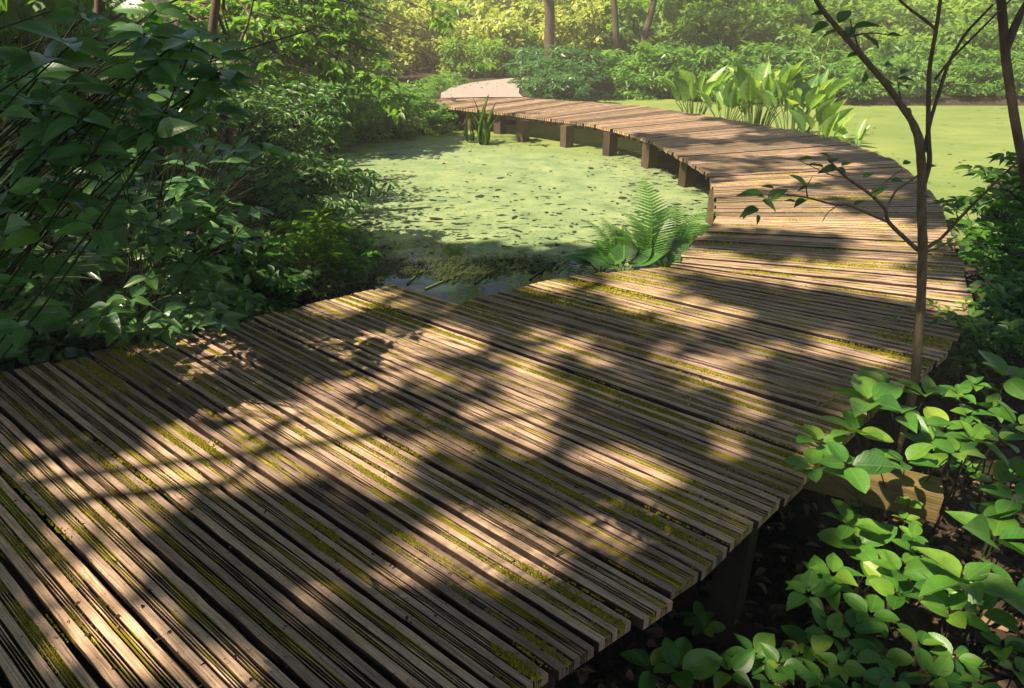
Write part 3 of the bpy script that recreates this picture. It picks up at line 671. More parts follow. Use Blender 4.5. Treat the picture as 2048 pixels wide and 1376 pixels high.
# ------------------------------------------------------------------ unseen shade trees, crowns cut open towards the sun to shape the dapple
LITPX = [(560, 885, 190, 75, -12), (430, 905, 120, 55, 0), (150, 960, 160, 48, 20), (700, 880, 120, 70, 10), (775, 925, 45, 65, 0), (905, 672, 48, 24, 12), (835, 742, 68, 28, 12), (1050, 748, 46, 15, 14), (1035, 795, 62, 20, 14),
         (1015, 865, 105, 30, 16), (875, 890, 50, 18, 12), (270, 1240, 190, 85, 30), (440, 1330, 110, 30, 30), (1000, 1110, 130, 75, 20), (1340, 612, 145, 22, 12), (1270, 548, 75, 18, 10), (1640, 553, 300, 20, 6), (1660, 693, 60, 16, 12), (1760, 720, 60, 14, 14), (1535, 708, 46, 9, 12),
         (1400, 731, 72, 15, 12), (1468, 788, 62, 12, 14), (1610, 443, 195, 17, 2), (1765, 508, 80, 22, 2), (1560, 355, 100, 9, -2), (1545, 408, 120, 9, 0), (1100, 225, 260, 34, 2), (1330, 250, 160, 14, 5), (960, 195, 160, 22, 0), (1310, 965, 38, 32, 20), (1465, 880, 40, 9, 14),
         (800, 600, 45, 12, 10), (1080, 570, 50, 10, 8), (640, 690, 60, 8, 12), (820, 1130, 60, 30, 25), (1200, 1080, 60, 20, 20), (1180, 905, 90, 16, 16), (690, 760, 50, 12, 12), (1500, 300, 140, 10, 0), (1640, 330, 90, 5, 0), (1700, 385, 110, 5, 0), (1480, 376, 50, 5, 0), (1440, 330, 50, 5, 0), (1130, 690, 60, 10, 12), (600, 1180, 90, 40, 30), (100, 1330, 80, 40, 35)]
LITG = []
for cx, cy_, rx, ry, an in LITPX: LITG.append((cx, cy_, rx * 1.22, ry * 1.3, math.radians(an)))
LITPT = [(aty(60, 250, 1.35), .13), (aty(130, 180, 1.4), .10), (aty(250, 90, 1.4), .12), (aty(330, 60, 1.4), .10), (aty(90, 330, 1.35), .09), (aty(40, 160, 1.35), .1), (aty(180, 60, 1.4), .08), (aty(420, 110, 1.5), .08), (aty(500, 300, 7.5), .4), (aty(600, 260, 8), .4), (aty(480, 130, 5), .35), (aty(300, 480, 4), .2), (aty(150, 560, 3.8), .15), (aty(560, 480, 5.6), .25), (aty(230, 330, 3), .16), (aty(480, 440, 3.2), .12), (aty(380, 330, 3.0), .15), (aty(240, 650, 3.2), .16), (aty(420, 640, 3.3), .12), (aty(40, 490, 2.6), .16),
         (onz(1830, 860, .05), .30), (onz(1700, 930, .05), .18), (onz(1940, 800, .1), .26), (onz(1970, 1090, -.1), .30), (onz(1760, 1120, -.2), .22), (onz(1880, 1210, -.2), .2), (onz(1660, 1160, -.25), .14), (onz(1560, 1320, -.25), .14), (onz(1280, 480, -.1), .55), (onz(1930, 480, 0), .4), (aty(640, 540, 5.0), .3), (aty(600, 300, 9), .5), (aty(1720, 60, 3.4), .25)]
_rb = rng_of(5150)
for _k in range(46):
    _x, _y = _rb.uniform(25, 620), _rb.uniform(25, 640)
    _Y = 1.4 if (_y < 300 and _x < 400) else 2.6 + 4.5 * _rb.uniform(.1, 1) * (1 - _y / 1000)
    LITPT.append((aty(_x, _y, _Y), _Y * _rb.uniform(.025, .06)))
SHX, SHY = -SUN_AZ[0] / math.tan(SUN_EL), -SUN_AZ[1] / math.tan(SUN_EL)
LITPG = [(p[0] + SHX * p[2], p[1] + SHY * p[2], r, p[2]) for p, r in LITPT]
BRANCH = [((455, 965), (520, 905)), ((520, 905), (560, 845)), ((515, 905), (570, 890)), ((490, 880), (560, 840)), ((405, 850), (470, 835)), ((420, 860), (500, 830)), ((540, 860), (610, 825))]
BRG = [(onz(*a)[:2], onz(*b)[:2]) for a, b in BRANCH]
DPOLY = np.array([d[0] for d in DECK[7:]] + [d[1] for d in DECK[7:]][::-1])
def on_deck(P):
    n = len(DPOLY); ins = np.zeros(len(P), bool)
    for i in range(n):
        a, b = DPOLY[i], DPOLY[(i + 1) % n]
        ins ^= ((a[1] > P[:, 1]) != (b[1] > P[:, 1])) & (P[:, 0] < (b[0] - a[0]) * (P[:, 1] - a[1]) / (b[1] - a[1] + 1e-12) + a[0])
    return ins
def lit_keep(p, l=.10):
    """True where a leaf at p does not stand in a sunbeam reaching one of the lit places"""
    G = np.stack([p[:, 0] + SHX * p[:, 2], p[:, 1] + SHY * p[:, 2], np.zeros(len(p))], 1)
    ok = np.ones(len(p), bool)
    f = G[:, 1] > .6
    sx, sy = project(np.where(f[:, None], G, np.array([[0, 3.0, 0]])))
    m = l * .26 * np.maximum(0, sy - 24)
    jit = np.array([nz(g[0] * 3.1, g[1] * 3.1, 7.0) + .7 * nz(g[0] * 9, g[1] * 9, 3.0) for g in G]) * .45
    for cx, cy_, rx, ry, an in LITG:
        dx, dy = sx - cx, sy - cy_; u = dx * math.cos(an) + dy * math.sin(an); v = -dx * math.sin(an) + dy * math.cos(an)
        ok &= ~(f & ((u / (rx + m)) ** 2 + (v / (ry + m * .6)) ** 2 < 1.0 + jit))
    for gx, gy, r, z0 in LITPG: ok &= ~((p[:, 2] > z0 + .10) & (np.hypot(G[:, 0] - gx, G[:, 1] - gy) < r * (1 + jit) + l * .4))
    WX, WY = G[:, 0] + .4 * SHX, G[:, 1] + .4 * SHY; ins = sdist(np.stack([WX, WY], 1)) < .1
    bay = (ins & (WY > 6.2 + .5 * jit) & (WX > -1.75 + .5 * jit - .25 * (WY - 7)) & (WY < 20)) & ~on_deck(G[:, :2]) | ((WY > 10.5 + jit) & (WX < 0) & (WX > -5) & (WY < 19))
    ok &= ~bay
    return ok
SHADE = [((-6.6, .6), 'tall unseen shade tree, crown shaped for the dapple, beside the near boardwalk end'), ((-6.4, 4.6), 'tall unseen shade tree, crown shaped for the dapple, beside the big leaved shrubs'),
         ((-7.4, 8.4), 'tall unseen shade tree, crown shaped for the dapple, beyond the left bank thicket'), ((-4.6, -3.6), 'tall unseen shade tree, crown shaped for the dapple, behind the viewpoint')]
rs = rng_of(77)
nleaf = 84000
nc = 2600
C = np.stack([rs.uniform(-4.2, 5.6, nc), rs.uniform(-1.2, 13.5, nc), np.zeros(nc)], 1); hz = rs.uniform(4.6, 7.6, nc)
C[:, 0] -= SHX * hz; C[:, 1] -= SHY * hz; C[:, 2] = hz
ci = rs.integers(0, nc, nleaf); off = rs.normal(0, 1, (nleaf, 3)) * np.array([.26, .26, .16])
lp = C[ci] + off; ll = rs.uniform(.06, .17, nleaf)
fm = lit_keep(lp, ll); lp = lp[fm]; ci = ci[fm]; ll = ll[fm]
td = np.stack([np.hypot(lp[:, 0] - t[0][0], lp[:, 1] - t[0][1]) for t in SHADE], 1).argmin(1)
for q, ((tx, ty), lab) in enumerate(SHADE):
    root = empty('shade_tree', (tx, ty, gz(tx, ty)), lab, 'tree'); b = np.array(root.location)
    la, ta = Acc(), Acc(); P_ = lp[td == q]; n = len(P_); l = ll[td == q]
    d = unit(rs.normal(0, 1, (n, 3)) * np.array([1, 1, .3])); up = unit(np.array([0, 0, 1.]) + rs.normal(0, .35, (n, 3))); l = rs.uniform(.13, .26, n)
    add_leaves(la, P_ - b, d, up, l, l * .62, T_FAR, rs.uniform(0, 1, n))
    top = P_.mean(0) - b
    tube(ta, bez(np.zeros(3), np.array([0, 0, 3.0]), np.array([top[0] * .4, top[1] * .4, 6.2]), 10), np.linspace(.17, .05, 10), 9)
    cc = C[np.unique(ci[td == q])]; cc = cc[rs.permutation(len(cc))[:22]]
    for c in cc:
        c = c - b; s0 = np.array([top[0] * .15, top[1] * .15, rs.uniform(2.6, 4.2)]); cv = bez(s0, (s0 + c) / 2 + [0, 0, .5], c, 9)
        g = lit_keep(cv + b)
        if g.mean() > .75: tube(ta, cv, np.linspace(.045, .010, 9), 6)
    ta.obj('trunk', M['bark'], root); la.obj('crown', M['overhang'], root)
# an unseen forked bough, laid out from its shadow on the near boards, grows from the second tree
a = Acc(); b = np.array(bpy.data.objects['shade_tree'].location); hb = 3.3
for p0, p1 in BRG:
    A0 = np.array([p0[0] - SHX * hb, p0[1] - SHY * hb, hb]); A1 = np.array([p1[0] - SHX * hb, p1[1] - SHY * hb, hb])
    tube(a, bez(A0 - b, (A0 + A1) / 2 - b + [0, 0, .03], A1 - b, 5), np.linspace(.030, .016, 5), 6)
A1 = np.array([BRG[0][0][0] - SHX * hb, BRG[0][0][1] - SHY * hb, hb])
tube(a, bez(np.array([0, 0, 2.6]), (A1 - b) * .5 + [0, 0, 1.2], A1 - b, 9), np.linspace(.06, .03, 9), 6)
a.obj('limb', M['bark'], bpy.data.objects['shade_tree'])

# ------------------------------------------------------------------ left bank
rA = rng_of(21)
def leafpx(px, Yd): return px * (Yd * CP + .35) / FPX
t1 = tips_px(rA, 75, -40, 450, 0, 330, 1.15, 1.6, lambda x, y: y < 330 - .28 * max(0, x - 120) and y > 10)
shrub('broad_leaf_shrub', 'large leaved dark green shrub rising beside the near boards, its leaf edges catching the sun', 'shrub', (-1.9, .25, gz(-1.9, .25)), t1, 31, .068, T_BROAD2, 'dogwood', 'broad leaved shrubs crowding the left bank', 6, 6, beam=True, face=(.35, -.5, 0), lift=-.1, wr=.52, r0=.0032, leafy=.92, hubs=9)
t2 = tips_px(rA, 95, 215, 545, 235, 500, 2.7, 3.5, lambda x, y: abs(x - 380) / 190 + abs(y - 370) / 170 < 1.25)
shrub('broad_leaf_shrub', 'broad leaved shrub with drooping blue green leaves behind the sunlit edge shrub', 'shrub', (-2.3, 3.7, gz(-2.3, 3.7)), t2, 32, .11, T_BROAD2, 'dogwood', 'broad leaved shrubs crowding the left bank', 4, 5, beam=True, face=(.3, -.4, 0), lift=-.05, wr=.5, r0=.007, leafy=.75)
t3 = tips_px(rA, 46, -20, 430, 520, 680, 2.9, 3.5, lambda x, y: y < 690 - .12 * x and y > 500) + [onz(*q, .12) for q in ((330, 655), (390, 640), (300, 640), (440, 640), (240, 660), (260, 640), (350, 610), (210, 650))]
shrub('leaning_shrub', 'low broad leaved shrub leaning over the shaded edge of the boards', 'shrub', (-2.6, 4.1, gz(-2.6, 4.1)), t3, 33, .125, T_BROAD, 'dogwood', 'broad leaved shrubs crowding the left bank', 3, 5, beam=True, face=(.3, -.4, 0), lift=-.05, wr=.5, r0=.009)
t3 = tips_px(rA, 70, -60, 210, 330, 560, 2.2, 2.8)
shrub('broad_leaf_shrub', 'big leaved shrub filling the shadowed corner under the bright sunlit leaves', 'shrub', (-2.9, 3.0, gz(-2.9, 3.0)), t3, 34, .10, T_BROAD2, 'dogwood', 'broad leaved shrubs crowding the left bank', 3, 5, beam=True, face=(.3, -.4, 0), lift=-.05, wr=.5, r0=.008)
for q, (x0, x1, y0, y1, Ya, Yb, lab) in enumerate([(-80, 260, 10, 420, 3.4, 4.6, 'dense dark thicket shrub behind the sunlit big leaves'), (200, 480, 60, 470, 4.4, 5.8, 'dense dark thicket shrub below the leaning tree trunk'),
        (-60, 380, 380, 640, 3.9, 4.8, 'dense dark thicket shrub close to the ground behind the leaning leaves'), (380, 640, 300, 560, 5.2, 6.6, 'dense dark thicket shrub at the corner of the pond')]):
    tp = tips_px(rA, 150, x0, x1, y0, y1, Ya, Yb); m_ = np.mean(tp, 0)
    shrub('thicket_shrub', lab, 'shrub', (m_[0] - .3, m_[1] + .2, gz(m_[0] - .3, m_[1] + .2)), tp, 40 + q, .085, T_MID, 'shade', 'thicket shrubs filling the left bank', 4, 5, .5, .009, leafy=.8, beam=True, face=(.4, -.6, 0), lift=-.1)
# dark shrub hanging over the water
def kp(x, y): return (y < 300 and x < 700 - .1 * (y - 170)) or (y >= 300 and x < 800 - 2.0 * abs(y - 372))
for q, (x0, x1, y0, y1, Ya, Yb, nn_, lab) in enumerate([(500, 800, 300, 470, 7.0, 8.2, 150, 'dark shrub with fine drooping sprays hanging over the green water'), (480, 700, 170, 330, 7.6, 9.2, 170, 'dark fine leaved shrub standing behind the drooping sprays'), (560, 740, 400, 480, 6.4, 7.2, 60, 'low dark shrub trailing its leaves in the pond edge')]):
    tp = tips_px(rA, nn_, x0, x1, y0, y1, Ya, Yb, kp); m_ = np.mean(tp, 0); bx = m_[0] - .9
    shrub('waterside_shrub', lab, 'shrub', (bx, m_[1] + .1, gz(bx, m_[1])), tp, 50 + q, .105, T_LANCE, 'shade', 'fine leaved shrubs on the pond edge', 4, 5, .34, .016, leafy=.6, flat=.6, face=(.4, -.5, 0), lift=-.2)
# tree whose boughs reach across the top
tr = empty('overhanging_tree', (-5.6, 12.0, gz(-5.6, 12.0)), 'small tree with long drooping leafy boughs reaching right over the bank', 'tree'); b = np.array(tr.location)
sa, la = Acc(), Acc(); ro = rng_of(61)
tube(sa, bez(np.zeros(3), np.array([.3, -.1, 1.4]), np.array([.9, -.2, 3.6]), 9), np.linspace(.11, .06, 9), 9)
for (x1_, y1_, Y1_) in [(955, 120, 8.6), (900, 75, 8.8), (930, 150, 8.4), (880, 30, 9), (840, 150, 8.2), (800, 205, 8.0), (780, 90, 8.4), (750, 160, 8), (700, 30, 8.2), (690, 120, 7.8), (640, 70, 7.6), (610, 150, 7.6), (560, 40, 7.4), (560, 110, 7.2), (520, 170, 7.2), (720, 205, 8.3), (850, 110, 8.8), (480, 60, 7.2), (900, 10, 9), (820, -20, 9), (700, -40, 8.6), (600, -30, 8), (660, 190, 8), (590, 210, 7.8)]:
    Y1_ += 2.9; tip = aty(x1_, y1_, Y1_) - b; s0 = np.array([.45 + ro.normal(0, .1), -.1, ro.uniform(1.5, 2.6)]); c = bez(s0, (s0 + tip) / 2 + [0, 0, .35], tip, 12)
    tube(sa, c, np.linspace(.030, .004, 12), 6)
    for t in np.linspace(.42, 1, 15):
        f = t * 11; i0 = min(10, int(f)); p = c[i0] + (c[i0 + 1] - c[i0]) * (f - i0); ax = unit(c[i0 + 1] - c[i0])
        for s_ in (-1, 1):
            sd = unit(np.cross(ax, [0, 0, 1.0])) * s_ * ro.uniform(.14, .46) + ax * .18 + np.array([0, 0, ro.normal(-.05, .09)])
            tw = bez(p, p + sd * .5 + [0, 0, .03], p + sd, 4); tube(sa, tw, np.linspace(.004, .0015, 4), 4)
            wp_ = p + b; gx_, gy_ = wp_[0] + SHX * (wp_[2] + .1), wp_[1] + SHY * (wp_[2] + .1)
            if math.hypot(gx_ + .55, gy_ - 11.9) < .7: continue
            if ro.uniform() < .35 and not lit_keep((p + b)[None], .12)[0]: continue
            for e in (.5, .75, 1.0): rosette(la, ro, p + sd * e, sd, 3, .17, T_MID, .46, .6, lift=-.1)
sa.obj('trunk', M['bark'], tr); la.obj('leaves', M['overhang'], tr)
# leaning bare trunks in the thicket
for q, (pts, r_, lab) in enumerate([([(95, 610, 4.6), (125, 470, 4.5), (160, 330, 4.4), (190, 200, 4.4), (200, 0, 4.4)], .05, 'thin leaning bare trunk deep in the dark thicket'), ([(470, 330, 7.2), (440, 180, 7.0), (425, 60, 7.0), (440, -60, 7)], .06, 'dark upright trunk under the overhanging boughs')]):
    P_ = np.array([aty(*p) for p in pts]); z0 = gz(*P_[0][:2]); P_ = np.concatenate([[[P_[0][0], P_[0][1], z0]], P_]); root = empty('bare_trunk', tuple(P_[0]), lab, 'tree'); a = Acc(); tube(a, P_ - P_[0], np.linspace(r_, r_ * .6, len(P_)), 8)
    P2 = P_[-1] - P_[0]
    for k in range(4): tube(a, bez(P2 * (.55 + .1 * k), P2 * (.7 + .08 * k) + ro.normal(0, .15, 3), P2 + ro.normal(0, .5, 3), 6), np.linspace(r_ * .3, .004, 6), 5)
    a.obj('trunk', M['bark'], root)
# sunlit shrubs at the far left corner of the bay
mb = [bush_mesh(100 + k, 1.0, .8, 2600, .10, 34, 'bank', 6, zlow=.02) for k in range(3)]
for q, (x, y, s_, lab) in enumerate([(-3.15, 11.5, .95, 'sunlit leafy shrub at the water edge beside the dark drooping sprays'), (-2.55, 12.35, .9, 'sunlit leafy shrub in the middle of the far bay bank'), (-1.85, 12.75, .8, 'sunlit leafy shrub with sprays hanging towards the boardwalk posts'),
        (-1.35, 13.25, .62, 'small sunlit shrub pressed against the far boardwalk edge'), (-3.9, 12.6, 1.1, 'bright yellow green shrub on the bank below the overhanging boughs'), (-3.1, 13.4, 1.0, 'bright yellow green shrub behind the middle bank shrub'), (-2.4, 14.0, .75, 'bright low shrub left of the pale path'), (-3.9, 10.6, 1.0, 'half shaded bank shrub behind the fine dark shrub')]):
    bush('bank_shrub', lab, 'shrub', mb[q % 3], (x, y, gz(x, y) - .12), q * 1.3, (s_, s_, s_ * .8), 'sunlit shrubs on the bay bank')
mv = bush_mesh(120, .42, .75, 1500, .085, 30, 'bank', 4)
for q, (x, y, s_, lab) in enumerate([(-1.95, 15.1, .62, 'low bright ground shrub where the boards meet the bank'), (-2.0, 16.1, .72, 'low bright ground shrub hugging the left edge of the pale path'), (-1.85, 17.2, .75, 'low bright ground shrub along the middle of the path verge'), (-1.6, 18.3, .8, 'low bright ground shrub at the far bend of the pale path'), (-2.9, 15.3, .95, 'low bright ground shrub between the path and the sunlit bank'), (-2.9, 16.8, 1.0, 'low bright ground shrub under the tips of the overhanging boughs'), (-1.75, 14.2, .5, 'small ground shrub beside the far end of the boards')]):
    bush('verge_shrub', lab, 'shrub', mv, (x, y, gz(x, y) - .04), q, (s_, s_, .8 * s_ + .15), 'low shrubs along the path verge')
# herbs with thin upright stems at the pond corner
rh = rng_of(71)
for q, (px, py, h, lab) in enumerate([(648, 588, .62, 'wispy yellow green herb with thread like leaves beside the deck edge'), (600, 596, .55, 'upright leafy herb rising at the pond corner'), (560, 604, .60, 'upright leafy herb second from the pond corner'), (520, 616, .50, 'upright leafy herb beside the shaded boards'), (690, 578, .34, 'short leafy herb at the tip of the deck corner'), (480, 626, .45, 'short leafy herb beneath the thicket leaves')]):
    p = onz(px, py, -.32); p[1] += .12; root = empty('tall_herb', tuple(p), lab, 'herb', 'herbs at the pond corner'); sa, la = Acc(), Acc()
    for k in range(9 if q else 12):
        tip = np.array([rh.normal(0, .16), rh.normal(0, .16), h * rh.uniform(.55, 1.05)]); c = bez(np.array([rh.normal(0, .05), rh.normal(0, .05), 0]), tip * [.3, .3, .6], tip, 8); tube(sa, c, np.linspace(.004, .0015, 8), 5)
        for t in np.linspace(.3, 1, 7):
            i0 = min(6, int(t * 7)); ax = c[i0 + 1] - c[i0]
            rosette(la, rh, c[i0], ax, 4 if q == 0 else 2, (.13 if q == 0 else .085), T_BLADE if q == 0 else T_LANCE, .07 if q == 0 else .42, .8, lift=.25 if q == 0 else 0)
    sa.obj('stem', M['green_stem'], root); la.obj('leaves', M['reed' if q == 0 else 'herb'], root)
mg = [bush_mesh(130 + k, .34, .5, 900, .075, 22, 'shade', 3) for k in range(2)]
for q, (px, py, s_, lab) in enumerate([(575, 612, .9, 'low dark ground plant under the upright herbs'), (505, 632, 1.0, 'low dark ground plant beside the shaded boards'), (440, 640, 1.0, 'low dark ground plant under the leaning shrub tip'), (660, 545, .9, 'low dark ground plant at the water line'), (610, 545, 1.1, 'low dark ground plant behind the wispy herb'), (100, 715, 1.0, 'low leafy ground plant in the dark left corner of the boards'), (690, 590, .55, 'small ground plant touching the deck corner')]):
    p = onz(px, py, -.32); p[1] += .2; p[0] -= .1; bush('ground_plant', lab, 'plant', mg[q % 2], (p[0], p[1], p[2]), q * 2.0, (s_, s_, s_), 'low plants along the deck edge')
mo = bush_mesh(135, .40, .42, 420, .10, 20, 'dogwood', 4, tpl=T_MID, cr=.3)
for q, (x, y, s_, lab) in enumerate([(-2.95, 3.25, 1.0, 'leafy low plant overhanging the darkest corner of the boards'), (-2.55, 3.35, .8, 'leafy low plant draping over the shaded board ends nearest the viewer'), (-2.2, 3.62, .85, 'leafy low plant draping over the shaded board ends below the leaning shrub'), (-1.9, 3.85, .8, 'leafy low plant against the deck edge under the leaning leaves'), (-3.3, 2.75, 1.1, 'leafy low plant at the left picture edge beside the boards'), (-2.75, 3.8, 1.2, 'leafy plant behind the draping edge plants'), (-2.3, 4.3, 1.1, 'leafy plant filling the gap below the thicket leaves'), (-3.4, 3.5, 1.4, 'tall leafy plant in the dark gap at the left picture edge')]):
    bush('edge_plant', lab, 'plant', mo, (x, y, gz(x, y)), q * 1.7, (s_, s_, s_), 'leafy plants along the left deck edge')
# under-thicket backing further left
mbk = [bush_mesh(140 + k, 3.0, 1.6, 3200, .20, 50, 'shade', 6, zlow=.03) for k in range(2)]
BK = [(-4.6, 6.4), (-5.6, 8.0), (-6.8, 10.4), (-8.4, 13.2), (-8.6, 12.0), (-4.2, 5.0), (-6.2, 6.0), (-9, 16.5), (-6.6, 18.5), (-4.6, 19.5)]
for q, (x, y) in enumerate(BK):
    bush('tall_shrub', 'tall leafy shrub in the deep shade behind the left bank thicket', 'shrub', mbk[q % 2], (x, y, gz(x, y)), q * 1.7, (1, 1, .8 + .1 * (q % 3)), 'tall shrubs behind the left thicket')

# ------------------------------------------------------------------ far bank and woodland
mm = [bush_mesh(150 + k, .95, .9, 1700, .15, 30, 'mound', 5, wr=.34) for k in range(2)]
for q, (x, y, s_, lab) in enumerate([(.75, 16.0, .62, 'blue green leafy shrub at the inside of the path bend'), (1.15, 15.9, .68, 'blue green leafy shrub hanging over the far boardwalk edge'), (1.0, 17.0, .95, 'rounded blue green shrub in the middle of the mound'), (1.55, 17.2, .9, 'blue green shrub on the pond side of the mound'), (.75, 18.3, 1.0, 'rounded shrub at the back of the mound beside the path'), (1.6, 18.6, 1.05, 'rounded shrub at the back of the mound by the far bank log')]):
    bush('mound_shrub', lab, 'shrub', mm[q % 2], (x, y, gz(x, y) - .05), q * 1.1, (s_, s_, s_), 'blue green shrubs mounded by the path')
mk = [bush_mesh(160 + k, .85, .75, 1500, .17, 30, 'bank', 4, wr=.28, tpl=T_LANCE if k == 0 else T_FAR) for k in range(3)]
rb = rng_of(81); q = 0
BANK = [(x + rb.normal(0, .15), 17.75 + rb.normal(0, .12) + (0 if x > 4.6 else 1.0), rb.uniform(.8, 1.1)) for x in np.arange(3.3, 14.6, .72)] + [(x + rb.normal(0, .15), 18.8 + rb.normal(0, .15) + (0 if x > 4.6 else .9), rb.uniform(1.05, 1.35)) for x in np.arange(3.0, 15, .9)]
for x, y, s_ in BANK:
    bush('bank_herb', 'waist high leafy plant on the far bank of the right pond', 'plant', mk[q % 3], (x, y, gz(x, y) - .05), q * 2.3, (s_, s_, s_), 'leafy plants along the far bank'); q += 1
mu = [bush_mesh(170 + k, 2.4, 1.5, 2300, .25, 34, 'understory', 7, zlow=.04, cr=.23, fl=.9) for k in range(4)]
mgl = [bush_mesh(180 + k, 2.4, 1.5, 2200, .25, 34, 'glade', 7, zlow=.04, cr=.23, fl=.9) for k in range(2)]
ru = rng_of(82); q = 0
US = []
for row, (yy, x0, x1, st, s0) in enumerate([(20.6, 3.6, 16, 1.5, .62), (22.5, -3.5, 17, 1.7, .8), (25.0, -7, 20, 1.9, 1.0), (28.5, -10, 23, 2.2, 1.25), (33, -14, 28, 2.6, 1.6), (39, -18, 34, 3.2, 2.1)]):
    for x in np.arange(x0, x1, st): US.append((x + ru.normal(0, .4), yy + ru.normal(0, .6), s0 * ru.uniform(.85, 1.2)))
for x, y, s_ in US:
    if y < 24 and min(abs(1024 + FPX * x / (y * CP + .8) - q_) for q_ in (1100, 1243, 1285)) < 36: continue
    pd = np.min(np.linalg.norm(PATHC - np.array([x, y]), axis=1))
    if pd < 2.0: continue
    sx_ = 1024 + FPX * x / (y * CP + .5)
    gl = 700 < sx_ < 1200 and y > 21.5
    bush('understory_shrub', 'shrub with a pale yellow green glow put into its leaf colour, in the hazy woodland' if gl else 'leafy green woodland shrub in the hazy understory beyond the pond', 'shrub', mgl[q % 2] if gl else mu[q % 4], (x, y, gz(x, y) - .1), q * 1.9, (s_, s_, s_), 'glow tinted glade shrubs' if gl else 'woodland understory shrubs'); q += 1
for q, (px, py, Yd, s_, lab) in enumerate([(985, 152, 21.0, .42, 'low clipped looking shrub closing the end of the pale path'), (1035, 140, 21.8, .5, 'low shrub behind the far bend of the path'), (930, 148, 21.4, .45, 'low shrub left of the path end')]):
    p = aty(px, py, Yd); bush('path_end_shrub', lab, 'shrub', mu[q], (p[0], p[1], gz(p[0], p[1])), q, (s_ * 1.2, s_, s_), 'shrubs at the end of the path')
# woodland trees
rw = rng_of(91)
def crown_mesh(seed, n=3200, L=.42):
    la = Acc(); r = rng_of(seed); cs = [(r.normal(0, 1.5), r.normal(0, 1.5), 4.2 + r.uniform(0, 6.5)) for _ in range(44)]; cloud(la, r, n, cs, (.85, .85, .55), L, .6); return la.mesh('crown', M['overhang'])
crowns = [crown_mesh(200 + k) for k in range(3)]; thin_crowns = [crown_mesh(205 + k, 420, .34) for k in range(2)]
def trunk_mesh(seed, r0):
    a = Acc(); r = rng_of(seed); c = np.stack([np.linspace(0, r.normal(0, .4), 12) + r.normal(0, .03, 12), r.normal(0, .03, 12), np.linspace(0, 9, 12)], 1); tube(a, c, np.linspace(r0, r0 * .4, 12), 10)
    for k in range(7):
        z = r.uniform(3.8, 8); i0 = int(z / 9 * 11); e = np.array([r.normal(0, 1.5), r.normal(0, 1.5), z + r.uniform(.5, 1.8)]); tube(a, bez(c[i0], (c[i0] + e) / 2 + [0, 0, .3], e, 6), np.linspace(r0 * .35, .015, 6), 6)
    return a.mesh('trunk', M['bark'])
trunks = [trunk_mesh(210, .15), trunk_mesh(211, .10), trunk_mesh(212, .2)]
TW = [(1100, 110, 20.4, 0, 'straight brown tree trunk rising behind the mounded shrubs'), (1243, 128, 20.9, 1, 'slim tree trunk, the left of a leaning pair in the woodland'), (1275, 128, 21.2, 1, 'slim leaning tree trunk, the right of a pair in the woodland')]
for q, (px, py, Yd, k, lab) in enumerate(TW):
    p = aty(px, py, Yd); root = empty('woodland_tree', (p[0], p[1], gz(p[0], p[1])), lab, 'tree', 'woodland trees beyond the pond')
    if q: root.rotation_euler = (0, (-.12, .22)[q - 1], 0)
    for nm, me in (('trunk', trunks[k]), ('crown', thin_crowns[q % 2])):
        c = bpy.data.objects.new(nm, me); COL.objects.link(c); c.parent = root
for q, (x, y, k) in enumerate([(-2.6, 34, 2), (.5, 37, 1), (5.5, 36, 0), (9.8, 35, 2), (14.5, 34, 0), (18.5, 33, 1), (-10, 36, 1), (6.2, 42, 0), (11, 42, 2), (-9, 42, 1), (18, 41, 0)]):
    root = empty('woodland_tree', (x, y, gz(x, y)), 'tree trunk half hidden in the hazy woodland behind the understory', 'tree', 'trees deep in the woodland'); root.rotation_euler = (0, 0, q * 1.3)
    for nm, me in (('trunk', trunks[k]), ('crown', crowns[q % 3])):
        c = bpy.data.objects.new(nm, me); COL.objects.link(c); c.parent = root
a = Acc(); p0, p1 = onz(1125, 196, -.36), onz(1250, 187, -.36); tube(a, bez(p0, (p0 + p1) / 2 + [0, -.1, .05], p1, 8), np.linspace(.09, .07, 8), 8, cap=True)
tag(a.obj('fallen_log', M['log']), 'weathered fallen log lying along the far pond edge', 'log')

